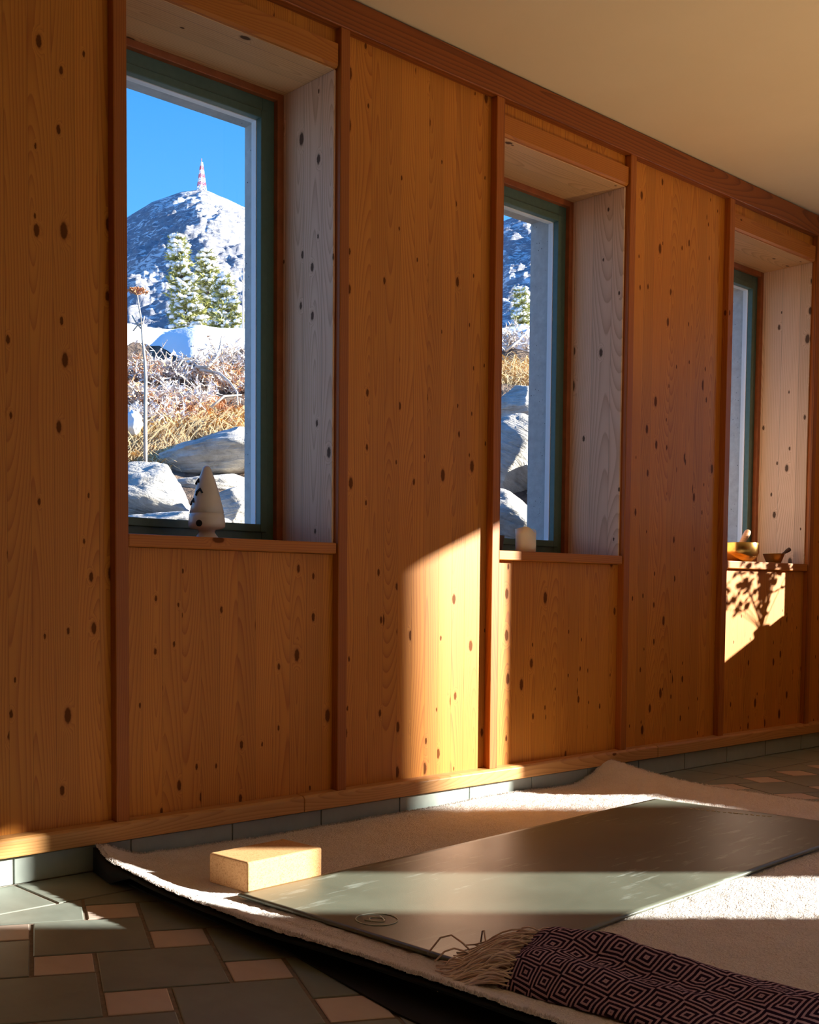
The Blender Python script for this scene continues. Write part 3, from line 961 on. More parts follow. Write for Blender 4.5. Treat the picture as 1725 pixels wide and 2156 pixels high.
# ------------------------------------------------------------------ things on the sills
SZ = Z0
def ceramic():
    o = empty('ceramic_tree_lantern', (1.737, 2.45, SZ))
    tag(o, 'grey glazed ceramic tree lantern on the sill of the nearest window', 'ornament')
    prof = [(0.0, 0.0), (0.034, 0.0), (0.0335, 0.003), (0.026, 0.012), (0.0215, 0.018), (0.0205, 0.022), (0.024, 0.0265), (0.042, 0.029),
            (0.0475, 0.034), (0.0480, 0.044), (0.0465, 0.056), (0.0452, 0.0670), (0.0432, 0.0676), (0.0432, 0.0688), (0.0448, 0.0695),
            (0.0405, 0.088), (0.0355, 0.108), (0.0295, 0.130), (0.0225, 0.152), (0.0150, 0.172), (0.0115, 0.182), (0.0098, 0.186), (0.0052, 0.190), (0.0, 0.1915)]
    mb = MB(); mb.lathe(prof, 64); mb.build('body', M['ceramic'], o, smooth=True)
    # round opening low on the body and small roof-shaped cut-outs, each a black plate painted as the shade inside
    def on_surface(phi, z, r): return Vector((r * math.cos(phi), r * math.sin(phi), z))
    view = math.atan2(-2.45, -1.737)
    mb = MB()
    c = on_surface(view - 0.42, 0.0405, 0.0482); nrm = Vector((c.x, c.y, 0)).normalized(); tx = Vector((-nrm.y, nrm.x, 0))
    cc = [c + tx * 0.0085 * math.cos(2 * PI * k / 24) + Vector((0, 0, 1)) * 0.0085 * math.sin(2 * PI * k / 24) for k in range(24)]
    mb.add([p - nrm * 0.004 for p in cc] + [p + nrm * 0.0006 for p in cc], [tuple(range(24, 48))] + [(k, (k + 1) % 24, 24 + (k + 1) % 24, 24 + k) for k in range(24)])
    tag(mb.build('round_opening', M['shade_black'], o), 'round opening, its inner shade a black plate')
    for (dphi, zz, sc) in ((-0.62, 0.122, 1.0), (-1.25, 0.150, 0.8), (-1.2, 0.098, 0.9)):
        mb = MB()
        r = 0.0450 - (zz - 0.07) * 0.26
        c = on_surface(view + dphi, zz, r + 0.0015); nrm = Vector((c.x, c.y, 0.012)).normalized(); tx = Vector((-nrm.y, nrm.x, 0)).normalized(); tz = nrm.cross(tx)
        if tz.z < 0: tz = -tz
        sh = [(-0.010, -0.010), (-0.010, 0.001), (0.001, 0.011), (0.011, -0.002), (0.0085, -0.0045), (0.001, 0.003), (-0.0055, -0.003), (-0.006, -0.010)]
        pp = [c + tx * a * sc + tz * b * sc for a, b in sh]
        n = len(pp)
        mb.add([p - nrm * 0.004 for p in pp] + [p + nrm * 0.0008 for p in pp], [tuple(range(n, 2 * n))] + [(k, (k + 1) % n, n + (k + 1) % n, n + k) for k in range(n)])
        tag(mb.build('roof_opening', M['shade_black'], o), 'roof-shaped cut-out, its inner shade a black plate')
ceramic()

def candle():
    o = empty('pillar_candle', (2.958, 2.392, SZ))
    tag(o, 'ivory pillar candle with a melted rim on the sill of the middle window', 'candle')
    n, H = 48, 0.072
    vs_, fs = [], []
    def rim(a): return H + 0.006 * math.sin(a * 2 + 0.6) + 0.005 * math.sin(3 * a + 2.2) + 0.010 * max(0, math.cos(a - 2.6)) ** 3
    rings = []
    for (r, zf) in ((0.0325, 0.0), (0.033, 0.3), (0.033, 0.7), (0.0335, 1.0)):
        rings.append([(r * math.cos(2 * PI * k / n) * (1 + (0.10 * max(0, math.cos(2 * PI * k / n - 2.6)) ** 3 if zf == 1.0 else 0)), r * math.sin(2 * PI * k / n), rim(2 * PI * k / n) * zf) for k in range(n)])
    rings.append([(0.0305 * math.cos(2 * PI * k / n), 0.0305 * math.sin(2 * PI * k / n), rim(2 * PI * k / n) - 0.001) for k in range(n)])
    rings.append([(0.028 * math.cos(2 * PI * k / n), 0.028 * math.sin(2 * PI * k / n), 0.050) for k in range(n)])
    rings.append([(0.004 * math.cos(2 * PI * k / n), 0.004 * math.sin(2 * PI * k / n), 0.046) for k in range(n)])
    for r in rings: vs_ += r
    for i in range(len(rings) - 1):
        for k in range(n):
            fs.append((i * n + k, i * n + (k + 1) % n, (i + 1) * n + (k + 1) % n, (i + 1) * n + k))
    fs.append(tuple(range((len(rings) - 1) * n, len(rings) * n))); fs.append(tuple(reversed(range(n))))
    mb = MB(); mb.add(vs_, fs); mb.build('wax_body', M['wax'], o, smooth=True)
    mb = MB(); mb.tube([(0, 0, 0.045), (0.001, 0, 0.054), (0.003, 0.001, 0.060)], 0.0012, 6); mb.build('wick', M['wick'], o)
candle()
mb = MB(); mb.lathe([(0.0, 0.0), (0.026, 0.0), (0.027, 0.003), (0.034, 0.048), (0.0345, 0.050), (0.032, 0.050), (0.026, 0.006), (0.0, 0.006)], 40)
o = mb.build('cup', M['cup'], smooth=True, loc=(2.812, 2.402, SZ))
tag(o, 'small dark tapered cup on the sill left of the candle', 'cup')

def bowl():
    o = empty('singing_bowl', (4.325, 2.415, SZ))
    tag(o, 'shiny brass singing bowl on the sill of the far right window', 'bowl')
    prof = [(0.0, 0.0), (0.040, 0.0), (0.058, 0.006), (0.074, 0.020), (0.081, 0.040), (0.081, 0.060), (0.079, 0.076), (0.0785, 0.078), (0.0755, 0.078),
            (0.0755, 0.062), (0.077, 0.042), (0.071, 0.023), (0.055, 0.010), (0.0, 0.005)]
    mb = MB(); mb.lathe(prof, 64); mb.build('bowl_body', M['brass'], o, smooth=True)
    m = MB(); m.tube([(-0.030, 0.0, 0.018), (0.035, 0.0, 0.085), (0.068, 0.0, 0.120), (0.075, 0.0, 0.127), (0.078, 0.0, 0.130)], [0.011, 0.0125, 0.0135, 0.011, 0.004], 16)
    mo = m.build('mallet', M['mallet'], None, smooth=True, loc=(4.322, 2.412, SZ))
    tag(mo, 'wooden mallet leaning out of the brass singing bowl', 'mallet')
bowl()
def pan():
    o = empty('incense_pan', (4.592, 2.402, SZ))
    tag(o, 'small dull brass pan with a dark handle beside the singing bowl', 'pan')
    mb = MB(); mb.lathe([(0.0, 0.0), (0.026, 0.0), (0.029, 0.004), (0.043, 0.040), (0.044, 0.042), (0.041, 0.042), (0.028, 0.006), (0.0, 0.004)], 44)
    mb.build('pan_body', M['bronze'], o, smooth=True)
    mb = MB(); mb.tube([(0.038, -0.008, 0.036), (0.060, -0.014, 0.046), (0.074, -0.018, 0.054), (0.088, -0.022, 0.062), (0.092, -0.023, 0.064)], [0.004, 0.005, 0.008, 0.009, 0.004], 10)
    tag(mb.build('handle', M['darkwood'], o, smooth=True), 'dark turned handle')
pan()

# log lying at the far right edge of the floor
lg = empty('log', (4.650, 2.175, 0.042), math.radians(-38))
tag(lg, 'small brown log lying on the tiles at the right edge', 'log')
mb = MB()
pl = [(0.0, 0, 0), (0.05, 0, 0.001), (0.12, 0, 0), (0.2, 0, 0.002), (0.28, 0, 0)]
mb.tube(pl, [0.038, 0.040, 0.041, 0.039, 0.040], 20, cap=False); mb.build('bark', M['bark'], lg, smooth=True)
mb = MB(); mb.tube([(-0.001, 0, 0), (0.281, 0, 0)], 0.0375, 20); mb.build('wood_core', M['logend'], lg)

# house plant on the end-wall sill (its leaves dapple the sun patch)
hp = empty('house_plant', (5.262, 1.630, SZ))
tag(hp, 'leafy potted plant on the end wall sill nearest the corner', 'plant')
mb = MB(); mb.lathe([(0.0, 0.0), (0.032, 0.0), (0.040, 0.060), (0.043, 0.060), (0.043, 0.068), (0.038, 0.068), (0.036, 0.056), (0.0, 0.056)], 36); mb.build('pot', M['pot'], hp, smooth=True)
mb = MB(); mb.lathe([(0.036, 0.0565), (0.0, 0.060)], 36); mb.build('soil', M['soil'], hp)
rr = random.Random(21)
st, lf = MB(), MB()
for k in range(40):
    a = rr.uniform(0, 2 * PI); ln = rr.uniform(0.22, 0.46)
    sy = rr.uniform(-0.28, 0.20) if k > 7 else rr.uniform(-0.03, 0.03); sx = rr.uniform(-0.05, 0.05)
    pts_ = [Vector((sx * f * (2 - f), sy * f, 0.056 + ln * (f ** 0.8))) for f in [i / 6 for i in range(7)]]
    st.tube(pts_, [0.0022 - 0.0012 * i / 6 for i in range(7)], 5)
    for i in range(1 if k < 8 else 3, 7):
        for s in (-1, 1):
            if rr.random() < 0.22: continue
            b = pts_[i]; an = rr.uniform(0, 2 * PI)
            d = Vector((0.4 * math.cos(an), math.sin(an), rr.uniform(-0.4, 0.5))).normalized()
            n_ = d.cross(Vector((rr.uniform(-1, 1), 0.2, 0.6))).normalized()
            L = rr.uniform(0.026, 0.052); w = L * rr.uniform(0.30, 0.42); up = d.cross(n_)
            lf.add([b, b + d * L * .35 + n_ * w, b + d * L * .7 + n_ * w * .8, b + d * L, b + d * L * .7 - n_ * w * .8, b + d * L * .35 - n_ * w, b + d * L * .5 + up * 0.003],
                   [(0, 1, 6), (1, 2, 6), (2, 3, 6), (3, 4, 6), (4, 5, 6), (5, 0, 6)])
st.build('stems', M['leaf'], hp, smooth=True)
lf.build('leaves', M['leaf'], hp, smooth=True)
# ------------------------------------------------------------------ outdoors
HF = Vector((0.6518, 0.7584, 0)).normalized()      # up the bank
HR = Vector((0.7584, -0.6518, 0)).normalized()     # along the bank
def bank_base(s):
    if s < 5.2: return 0.50 + 0.05 * (s - 4)
    if s < 6.0: return 0.56 + 0.49 * (s - 5.2) / 0.8
    if s < 9.35: return 1.05 + 0.485 * (s - 6)
    if s < 13.0: return 2.675 + 0.10 * (s - 9.35)
    return 3.04 - 0.20 * (s - 13)
def bank_z(s, t):
    p = HF * s + HR * t
    return bank_base(s) + 0.10 * fbm((p.x * 1.1, p.y * 1.1, 0.0), 1, 2, 4) * min(1.0, max(0.2, (s - 4.5)))
def ray(px, py):
    return (FWD + RIGHT * ((px - CX) / FPX) - UP * ((py - CY) / FPX))
def bank_hit(px, py, lift=0.0):
    d = ray(px, py); s = 5.0
    while s < 13.0:
        k = s / d.dot(HF); p = CAM + d * k
        if p.z <= bank_z(s, p.dot(HR)) + lift: return p
        s += 0.02
    return p
mb = MB()
ns, nt = 110, 150
S0, S1, T0, T1 = 3.6, 17.0, -6.5, 7.0
bvv = []
for i in range(ns + 1):
    for j in range(nt + 1):
        s = S0 + (S1 - S0) * i / ns; t = T0 + (T1 - T0) * j / nt
        p = HF * s + HR * t
        bvv.append((p.x, p.y, bank_z(s, t)))
keep = []
for i in range(ns):
    for j in range(nt):
        q4 = (i * (nt + 1) + j, i * (nt + 1) + j + 1, (i + 1) * (nt + 1) + j + 1, (i + 1) * (nt + 1) + j)
        if min(bvv[v][1] for v in q4) > YO + 0.05: keep.append(tuple(reversed(q4)))
mb.add(bvv, keep)
o = mb.build('bank', M['earth'], smooth=True)
tag(o, 'steep earth bank outside the windows', 'bank', kind='structure')

# snow cover on the upper bank
mb = MB()
ns, nt = 110, 200
SS0, SS1 = 8.0, 16.5
sv, idx = [], {}
def snow_edge(t): return 8.95 + 0.40 * fbm((t * 1.0, 0.3, 7.0), 1, 2, 2) + 0.12 * fbm((t * 6.0, 1.3, 2.0), 1, 2, 3)
for i in range(ns + 1):
    for j in range(nt + 1):
        t = T0 + (T1 - T0) * j / nt
        se = snow_edge(t)
        s = se + (SS1 - se) * (i / ns) ** 1.5
        f = min(1.0, (s - se) / 0.55)
        p = HF * s + HR * t
        z = bank_z(s, t) * 0.25 + (bank_base(s) + 0.03) * 0.75 + 0.13 * math.sqrt(max(0, 1 - (1 - f) ** 2)) + 0.022 * fbm((p.x * 2.0, p.y * 2.0, 4.0), 1, 2, 4) * f - 0.06 * (1 - f)
        sv.append((p.x, p.y, z))
mb.add(sv, [tuple(reversed((i * (nt + 1) + j, i * (nt + 1) + j + 1, (i + 1) * (nt + 1) + j + 1, (i + 1) * (nt + 1) + j))) for i in range(ns) for j in range(nt)])
o = mb.build('snow_cover', M['snow'], smooth=True)
tag(o, 'thick white snow cover over the top of the bank', 'snow', kind='stuff')

# snow ground round the building
mb = MB()
mb.add([(-60, -120, -0.25), (120, -120, -0.25), (120, 3.2, -0.25), (-60, 3.2, -0.25)], [(0, 1, 2, 3)])
o = mb.build('snow_ground', M['snow'])
tag(o, 'flat snow field round the building', 'ground', kind='structure')
mb = MB(); mb.box(XL - 0.3, XE + 0.355, YB - 0.3, YO, ZC + 0.25, ZC + 0.40)
tag(mb.build('roof', M['concrete']), 'flat roof slab of the building', 'roof', kind='structure')

def rock(loc, size, rz, label, seed, tilt=(0, 0), cuts=7):
    bm = bmesh.new()
    bmesh.ops.create_icosphere(bm, subdivisions=5, radius=1.0)
    rr_ = random.Random(seed)
    planes = []
    for _ in range(cuts):
        n_ = Vector((rr_.uniform(-1, 1), rr_.uniform(-1, 1), rr_.uniform(-0.6, 1))).normalized()
        planes.append((n_, rr_.uniform(0.52, 0.80)))
    for v in bm.verts:
        p = v.co.copy()
        for n_, d in planes:
            k = p.dot(n_) - d
            if k > 0: p -= n_ * k * 0.92
        p += p.normalized() * (0.07 * fbm((p.x * 2 + seed, p.y * 2, p.z * 3), 1, 2.2, 5) + 0.02 * mnoise.noise(Vector((p.x * 9, p.y * 9, p.z * 22 + seed))))
        v.co = Vector((p.x * size[0], p.y * size[1], p.z * size[2]))
    me = bpy.data.meshes.new('rock'); bm.to_mesh(me); bm.free()
    me.materials.append(M['rock'])
    me.polygons.foreach_set('use_smooth', [True] * len(me.polygons))
    o = bpy.data.objects.new('rock', me); COL.objects.link(o)
    o.location = loc; o.rotation_euler = (tilt[0], tilt[1], rz)
    tag(o, label, 'rock', 'rocks at the foot of the bank')
    return o
BANK_RZ = math.atan2(HR.y, HR.x)
def prock(px, py, wpx, hpx, dep, label, seed, tilt=0.0, back=0.0, cuts=7):
    d = ray(px, py)
    p = CAM + d * (dep / d.dot(HF))
    k = dep / FPX
    p = p + HF * back
    return rock(p, (wpx * k * 0.72, max(wpx, hpx) * k * 0.55, hpx * k * 0.72), BANK_RZ, label, seed, (0, tilt), cuts)
prock(318, 1048, 165, 112, 5.95, 'big pale boulder at lower left outside the nearest window', 3, tilt=0.25)
prock(462, 958, 240, 78, 6.95, 'long flat pale slab behind the ceramic lantern', 8, tilt=-0.06)
prock(430, 1030, 170, 62, 6.7, 'brown shaded rock under the long flat slab', 12, tilt=0.05)
prock(500, 1072, 90, 64, 5.8, 'small angular rock at lower right outside the nearest window', 15, tilt=-0.25)
prock(350, 1105, 190, 50, 5.6, 'low grey rock at the bottom edge of the nearest window', 18)
prock(1078, 985, 130, 165, 6.3, 'large slanting grey rock outside the middle window', 24, tilt=0.5)
prock(1075, 1100, 140, 90, 5.8, 'streaky pale rock at the bottom of the middle window', 27, tilt=0.3)
prock(1092, 862, 95, 70, 7.3, 'grey stone among the dry grass outside the middle window', 31)
prock(1220, 1030, 160, 120, 6.2, 'grey rock half hidden behind the middle window frame', 36)
prock(1560, 1050, 190, 150, 6.0, 'grey rock half hidden behind the far right window frame', 39)

# dry grass tufts
def tuft(px, py, n, L, spread, label, mat, droop=1.0, seed=0, name='grass_tuft'):
    b = bank_hit(px, py)
    rr_ = random.Random(seed)
    q = MB()
    for _ in range(n):
        a = rr_.uniform(0, 2 * PI)
        base = Vector((rr_.gauss(0, spread), rr_.gauss(0, spread * 0.6), 0))
        base = HR * base.x + HF * base.y
        sN = (b + base).dot(HF); tN = (b + base).dot(HR)
        base.z = bank_z(sN, tN) - b.z - 0.02
        out = (-HF * rr_.uniform(0.1, 1.0) + HR * rr_.uniform(-0.9, 0.9))
        l = L * rr_.uniform(0.5, 1.15)
        w = 0.004 + 0.004 * rr_.random()
        side = HR * w
        prev = None
        for s in range(5):
            f = s / 4
            p = base + out * (l * 0.75 * f) + Vector((0, 0, l * (0.75 * f - droop * 1.05 * f * f)))
            ww = side * (1 - 0.8 * f)
            cur = (p - ww, p + ww)
            if prev: q.add([prev[0], prev[1], cur[1], cur[0]], [(0, 1, 2, 3)])
            prev = cur
    o = q.build(name, mat, loc=b)
    tag(o, label, 'grass', 'dry plants on the bank')
    return o
tuft(430, 905, 900, 0.42, 0.17, 'large drooping tuft of golden dry grass in the middle of the bank', M['straw'], 1.0, 1)
tuft(350, 945, 500, 0.34, 0.12, 'golden dry grass tuft above the big boulder', M['straw'], 1.0, 2)
tuft(288, 975, 300, 0.26, 0.09, 'short dry grass tuft at the left edge of the nearest window', M['straw'], 0.6, 3)
tuft(505, 885, 420, 0.32, 0.12, 'pale dry grass tuft at the right edge of the nearest window', M['straw'], 0.9, 4)
tuft(475, 870, 300, 0.30, 0.20, 'rusty dry grass above the flat slab', M['rust'], 0.9, 5)
tuft(1075, 800, 900, 0.42, 0.20, 'golden dry grass tuft outside the middle window', M['straw'], 0.8, 6)
tuft(1085, 895, 300, 0.25, 0.14, 'thin golden grass between the rocks outside the middle window', M['straw'], 0.9, 7)

# frosted shrubs
def shrub(px, py, n, H, spread, seed, label, leafmat, dens=9):
    b = bank_hit(px, py)
    root = empty('shrub', b)
    tag(root, label, 'shrub', 'frosted shrubs on the bank')
    rr_ = random.Random(seed)
    tw, lv = MB(), MB()
    for _ in range(n):
        base = HR * rr_.gauss(0, spread) + HF * rr_.gauss(0, spread * 0.5)
        sN, tN = (b + base).dot(HF), (b + base).dot(HR)
        base.z = bank_z(sN, tN) - b.z - 0.03
        dr = Vector((0, 0, 1)) * rr_.uniform(0.3, 1.0) - HF * rr_.uniform(0.1, 0.9) + HR * rr_.uniform(-0.7, 0.7)
        l = H * rr_.uniform(0.5, 1.1)
        pp = [base + dr * l * f + Vector((rr_.uniform(-1, 1), rr_.uniform(-1, 1), 0)) * 0.02 - Vector((0, 0, 0.25 * l * f * f)) for f in (0, .25, .5, .75, 1)]
        tw.tube(pp, [0.006, 0.005, 0.004, 0.003, 0.002], 4, cap=False)
        for k in range(dens):
            f = rr_.uniform(0.2, 1.0)
            i = min(3, int(f * 4)); c = pp[i].lerp(pp[i + 1], f * 4 - i)
            d = Vector((rr_.uniform(-1, 1), rr_.uniform(-1, 1), rr_.uniform(-0.6, 0.9))).normalized()
            w = d.cross(Vector((rr_.uniform(-1, 1), rr_.uniform(-1, 1), rr_.uniform(-1, 1)))).normalized() * 0.007
            L = rr_.uniform(0.03, 0.06)
            lv.add([c - w, c + w, c + d * L], [(0, 1, 2)], 0 if rr_.random() < 0.5 else 1)
    tw.build('twigs', M['twig'], root, smooth=True)
    lv.build('leaves', [leafmat, M['frost']], root)
sh = [(300, 885, 60, .22, .10, 'low frosted shrub beside the foot of the tall dry stalk', 'frost'),
      (365, 885, 50, .22, .10, 'low rusty shrub just left of the large golden tuft', 'rust'),
      (295, 800, 60, .30, .10, 'rusty frosted shrub at the left edge of the nearest window', 'rust'),
      (330, 850, 60, .28, .10, 'rusty shrub behind the tall dry stalk', 'rust'),
      (380, 790, 70, .28, .12, 'whitish frosted shrub under the snow edge, left of centre', 'frost'),
      (405, 850, 60, .26, .12, 'whitish frosted shrub above the large golden tuft', 'frost'),
      (440, 800, 60, .30, .11, 'rusty frosted shrub in the middle of the bank', 'rust'),
      (490, 770, 70, .30, .10, 'dark frosted shrub under the snow at upper right', 'frost'),
      (505, 820, 50, .28, .08, 'rusty shrub at the right edge of the nearest window', 'rust'),
      (1085, 730, 60, .30, .12, 'dark twiggy shrub under the snow outside the middle window', 'twig')]
for i, (a, b_, n, H, sp, lab, mk) in enumerate(sh):
    shrub(a, b_, n, H, sp, 50 + i, lab, M[mk])

# bare arching branches in front of the dark hollow
rr = random.Random(77)
def branch(pts_px, rad, label):
    pl = []
    for (px, py, lf_) in pts_px:
        p = bank_hit(px, py); pl.append(p - HF * lf_ + Vector((0, 0, 0.1 * lf_)))
    o = empty('bare_branch', pl[0])
    q = MB(); q.tube([p - pl[0] for p in pl], [rad * (1 - 0.6 * i / (len(pl) - 1)) for i in range(len(pl))], 6)
    bpy.data.objects.remove(o)
    o = q.build('bare_branch', M['twig'], smooth=True, loc=pl[0])
    tag(o, label, 'branch', 'dry plants on the bank')
branch([(420, 795, .25), (445, 800, .3), (462, 785, .32), (470, 765, .32), (474, 735, .30)], 0.016, 'thick pale branch arching up in front of the dark hollow')
branch([(430, 800, .25), (470, 812, .3), (490, 830, .3), (505, 850, .28), (505, 870, .2)], 0.012, 'thin pale branch drooping to the right of the hollow')
branch([(375, 798, .2), (395, 783, .3), (418, 780, .3), (430, 760, .28)], 0.011, 'thin pale branch reaching left on the bank')
branch([(450, 875, .2), (480, 860, .3), (515, 857, .3)], 0.010, 'pale branch lying low at the right of the bank')
branch([(1058, 752, .15), (1080, 738, .22), (1098, 720, .28), (1112, 702, .25)], 0.013, 'pale branch rising past the snow outside the middle window')

# small blue-shaded lump of snow on the bank
bm = bmesh.new(); bmesh.ops.create_icosphere(bm, subdivisions=4, radius=1.0)
for v in bm.verts:
    v.co *= 1 + 0.18 * fbm((v.co.x * 1.5, v.co.y * 1.5, v.co.z * 1.5 + 3), 1, 2, 3)
    v.co = Vector((v.co.x * 0.055, v.co.y * 0.06, v.co.z * 0.075))
me = bpy.data.meshes.new('snow_lump'); bm.to_mesh(me); bm.free(); me.materials.append(M['snow'])
me.polygons.foreach_set('use_smooth', [True] * len(me.polygons))
o = bpy.data.objects.new('snow_lump', me); COL.objects.link(o)
o.location = bank_hit(289, 905) - HF * 0.15 + Vector((0, 0, 0.02))
tag(o, 'small lump of snow among the dry plants at the left edge of the nearest window', 'snow')

# tall dry stalk with an umbel head
def stalk():
    d0 = ray(306, 885); dep = 6.5
    def at(px, py): d = ray(px, py); return CAM + d * (dep / d.dot(HF))
    base = at(306, 905); base.z = bank_z(base.dot(HF), base.dot(HR)) - 0.02
    o = empty('dry_umbel_stalk', base)
    tag(o, 'tall dry stalk with a flat umbel head at the left of the nearest window', 'plant', 'dry plants on the bank')
    q = MB(); q.tube([p - base for p in (base, at(306, 860), at(307, 800), at(305, 760), at(300, 710), at(297, 670), at(291, 635), at(289, 620))], [0.012, 0.011, 0.010, 0.008, 0.006, 0.005, 0.004, 0.004], 6)
    q.build('stem', M['twig'], o, smooth=True)
    q = MB()
    q.tube([p - base for p in (at(297, 690), at(301, 680), at(304, 666))], 0.004, 5)
    q.tube([p - base for p in (at(297, 692), at(287, 680), at(278, 664))], 0.004, 5)
    q.tube([p - base for p in (at(301, 678), at(291, 683), at(280, 697))], 0.004, 5)
    q.build('side_stems', M['twig'], o, smooth=True)
    rr_ = random.Random(9); q = MB(); top_ = at(289, 622) - base
    for k in range(40):
        a = rr_.uniform(0, 2 * PI); r = 0.055 * math.sqrt(rr_.random())
        e_ = top_ + Vector((r * math.cos(a), r * math.sin(a), 0.022 + 0.012 * (1 - (r / 0.055) ** 2)))
        q.tube([top_, top_.lerp(e_, 0.6) + Vector((0, 0, 0.004)), e_], 0.0018, 4)
        for _ in range(5):
            p = e_ + Vector((rr_.uniform(-1, 1), rr_.uniform(-1, 1), rr_.uniform(-1, 1))) * 0.007
            q.add([p + Vector((0.006, 0, 0)), p + Vector((-0.003, 0.006, 0)), p + Vector((-0.003, -0.005, 0.003)), p + Vector((0, 0, 0.007))], [(0, 1, 2), (0, 1, 3), (1, 2, 3), (2, 0, 3)])
    q.build('umbel', M['rust'], o)
stalk()

# conifers behind the snow crest
def conifer(px_top, py_top, px_base, py_base, dep, width, seed, label):
    def at(px, py): d = ray(px, py); return CAM + d * (dep / d.dot(HF))
    a, b = at(px_base, py_base), at(px_top, py_top)
    a.z = bank_z(a.dot(HF), a.dot(HR)) - 0.08
    o = empty('conifer', a)
    tag(o, label, 'tree', 'snowy conifers behind the crest')
    ax = b - a; H = ax.length; ax.normalize()
    q = MB(); q.tube([Vector((0, 0, 0)), ax * H * 0.5, ax * H * 0.98], [0.05, 0.03, 0.008], 8); q.build('trunk', M['trunk'], o, smooth=True)
    rr_ = random.Random(seed); nd, sn = MB(), MB()
    lev = 34
    for i in range(lev):
        f = 0.02 + 0.98 * i / (lev - 1)
        rad = width * (1 - f) ** 0.7 + 0.06
        for k in range(9):
            an = rr_.uniform(0, 2 * PI)
            dirv = Vector((math.cos(an), math.sin(an), rr_.uniform(0.05, 0.5))).normalized()
            L = rad * rr_.uniform(0.6, 1.1)
            st_ = ax * H * f
            for s in range(4):
                c = st_ + dirv * L * (0.35 + 0.65 * s / 3)
                for _ in range(7):
                    d = (dirv * 0.7 + Vector((rr_.uniform(-1, 1), rr_.uniform(-1, 1), rr_.uniform(-0.7, 0.9)))).normalized()
                    w = d.cross(Vector((rr_.uniform(-1, 1), rr_.uniform(-1, 1), rr_.uniform(-1, 1)))).normalized() * 0.012
                    l = rr_.uniform(0.05, 0.10)
                    nd.add([c - w, c + w, c + d * l], [(0, 1, 2)])
                if rr_.random() < 0.85:
                    r = rr_.uniform(0.018, 0.046)
                    cc = c + Vector((rr_.uniform(-.02, .02), rr_.uniform(-.02, .02), 0.025))
                    vv = []
                    for (zz, rf) in ((-0.3, 0.8), (0.3, 0.95), (0.8, 0.5)):
                        vv += [cc + Vector((r * rf * math.cos(2 * PI * m / 6 + zz) * 1.2, r * rf * math.sin(2 * PI * m / 6 + zz) * 1.2, r * zz * 0.9)) for m in range(6)]
                    ff = []
                    for lv_ in range(2):
                        for m in range(6):
                            ff.append((lv_ * 6 + m, lv_ * 6 + (m + 1) % 6, lv_ * 6 + 6 + (m + 1) % 6, lv_ * 6 + 6 + m))
                    ff.append(tuple(range(12, 18))); ff.append(tuple(reversed(range(6))))
                    sn.add(vv, ff)
    nd.build('foliage', M['needle'], o)
    tag(sn.build('snow_load', M['snow'], o, smooth=True), 'snow clumps on the branches')
conifer(372, 506, 425, 690, 14.0, 0.27, 1, 'left-leaning snowy conifer with the tallest tip')
conifer(433, 538, 468, 690, 14.3, 0.30, 2, 'second snowy conifer leaning against the tallest one')
conifer(470, 590, 496, 695, 13.6, 0.30, 3, 'low bushy snowy conifer at the right behind the crest')
conifer(388, 640, 360, 700, 14.8, 0.20, 4, 'small brownish conifer left of the tallest one')
conifer(1098, 615, 1104, 668, 15.0, 0.14, 5, 'small snowy conifer behind the crest in the middle window')
# thin pale tree beside the window edge
def thin_tree():
    dep = 12.5
    def at(px, py): d = ray(px, py); return CAM + d * (dep / d.dot(HF))
    a = at(511, 700); a.z = bank_z(a.dot(HF), a.dot(HR)) - 0.05
    q = MB(); q.tube([p - a for p in (a, at(512, 640), at(513, 580), at(513, 528))], [0.014, 0.011, 0.008, 0.003], 6)
    q.tube([p - a for p in (at(513, 600), at(505, 575), at(497, 560))], [0.005, 0.004, 0.002], 5)
    q.tube([p - a for p in (at(513, 580), at(519, 556), at(524, 545))], [0.005, 0.004, 0.002], 5)
    o = q.build('sapling', M['birch'], smooth=True, loc=a)
    tag(o, 'thin bare pale sapling at the right edge of the nearest window view', 'tree')
thin_tree()

# mountain
RIDGE = [(0, .16), (14, .22), (24, .27), (30, .30), (36, .335), (39, .324), (40.3, .316), (43, .300), (47, .295), (50, .310), (52.8, .3310), (53.86, .3385), (54.6, .3435), (54.9, .3450), (55.3, .3436), (55.9, .3420), (57.3, .3324), (58.4, .3196), (60, .300), (63, .27), (70, .24), (80, .20), (96, .17)]
def ridge(az):
    for (a0, e0), (a1, e1) in zip(RIDGE, RIDGE[1:]):
        if a0 <= az <= a1: return e0 + (e1 - e0) * (az - a0) / (a1 - a0)
    return RIDGE[0][1] if az < 0 else RIDGE[-1][1]
mb = MB()
AZ = np.concatenate([np.linspace(2, 36, 110)[:-1], np.linspace(36, 60.5, 460)[:-1], np.linspace(60.5, 95, 110)]).tolist()
na, nr = len(AZ) - 1, 200
mv = []
A0, A1, D0, D1 = 33.0, 62.0, 170.0, 400.0
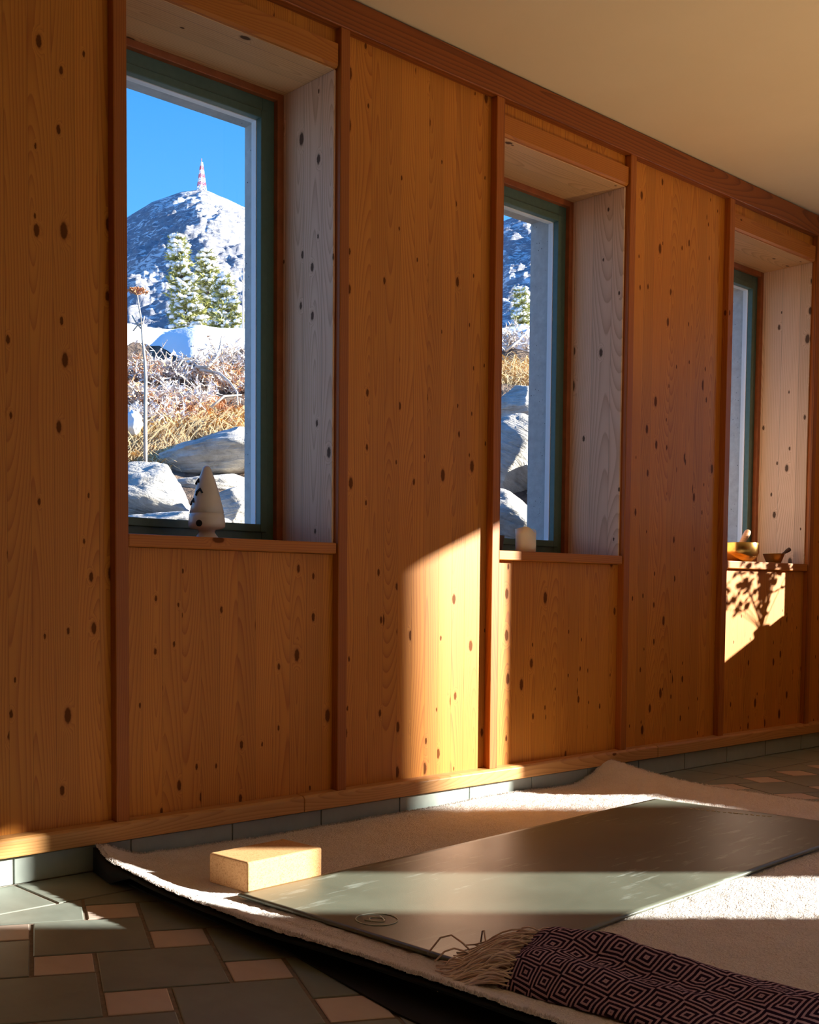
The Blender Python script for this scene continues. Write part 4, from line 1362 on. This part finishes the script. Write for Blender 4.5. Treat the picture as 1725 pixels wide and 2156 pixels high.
for i in range(na + 1):
    az = AZ[i]
    rg = ridge(az)
    for j in range(nr + 1):
        f = j / nr
        r = D0 + (D1 - D0) * f
        el = 0.10 + (rg - 0.10) * (1 - (1 - f) ** 1.35)
        ca, sa = math.cos(math.radians(az)), math.sin(math.radians(az))
        x, y = r * ca, r * sa
        z = el * r + CAM.z
        damp = min(1.0, (1 - f) * 6 + 0.06)
        spine = 13.0 * math.exp(-(max(0.0, (az - (54.9 - 2.6 * (1 - f))) * 1.0) / 1.4) ** 2 - (max(0.0, -(az - (54.9 - 2.6 * (1 - f)))) / 3.2) ** 2) * min(1, (1 - f) * 3) * max(0, f - 0.25)
        nz = 5.0 * fbm((x * 0.035, y * 0.035, 0.0), 0.9, 2.1, 7) + 2.2 * abs(fbm((x * 0.11, y * 0.11, 5.0), 0.8, 2.0, 4)) - 1.0
        z += (nz + spine) * damp
        mv.append((x, y, z))
    # far side
    mv.append(((D1 + 90) * math.cos(math.radians(az)), (D1 + 90) * math.sin(math.radians(az)), rg * D1 - 60))
nr1 = nr + 2
fs = []
for i in range(na):
    for j in range(nr1 - 1):
        fs.append((i * nr1 + j, i * nr1 + j + 1, (i + 1) * nr1 + j + 1, (i + 1) * nr1 + j))
mb.add(mv, [tuple(reversed(f)) for f in fs])
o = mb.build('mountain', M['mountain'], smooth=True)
tag(o, 'rocky snow-streaked mountain peak behind the bank', 'mountain', kind='structure')

# lattice mast on the summit
def mast():
    pz = None
    az = math.radians(54.9); r = D1 - 1.0
    base = Vector((r * math.cos(az), r * math.sin(az), CAM.z + 0.3440 * r))
    o = empty('radio_mast', base)
    tag(o, 'red and white lattice mast on the mountain summit', 'mast')
    H = 9.2
    bands = 7
    for k in range(bands):
        q = MB()
        z0, z1 = H * k / bands - 0.5 * (k == 0), H * (k + 1) / bands
        def hw(z): return 1.15 - 0.95 * max(0, z) / H
        c0 = [Vector((sx * hw(z0), sy * hw(z0), z0)) for sx, sy in ((1, 1), (-1, 1), (-1, -1), (1, -1))]
        c1 = [Vector((sx * hw(z1), sy * hw(z1), z1)) for sx, sy in ((1, 1), (-1, 1), (-1, -1), (1, -1))]
        for a in range(4):
            b = (a + 1) % 4
            q.tube([c0[a], c1[a]], 0.16, 5); q.tube([c0[a], c1[b]], 0.10, 4); q.tube([c0[b], c1[a]], 0.10, 4); q.tube([c1[a], c1[b]], 0.10, 4)
        tag(q.build('lattice_section', M['mastred_hazed'] if k % 2 else M['mastwhite'], o), 'red band' if k % 2 else 'white band')
    q = MB(); q.tube([(0, 0, H), (0, 0, H + 1.3)], 0.10, 6); q.build('antenna', M['mastred_hazed'], o)
mast()

# unseen tree added so its trunk softens the edge of one sunbeam
lt = empty('beam_softening_tree', (12.238, -6.054, -0.26))
tag(lt, 'added unseen bare tree outside the end wall, softening a sunbeam edge', 'tree')
q = MB(); q.tube([(0, 0, 0), (0.02, 0, 2.5), (0, 0.03, 5.0), (0.02, 0, 8.5), (0, 0, 11.0)], [0.235, 0.225, 0.20, 0.12, 0.02], 20)
q.build('trunk', M['trunk'], lt, smooth=True)
rr = random.Random(4); q = MB()
for k in range(40):
    z = rr.uniform(6.5, 10.6); a = rr.uniform(0, 2 * PI); L = (11.4 - z) * 0.45
    q.tube([(0, 0, z), (L * 0.5 * math.cos(a), L * 0.5 * math.sin(a), z + 0.05 * L), (L * math.cos(a), L * math.sin(a), z - 0.1 * L)], [0.03, 0.018, 0.005], 5)
q.build('branches', M['trunk'], lt, smooth=True)
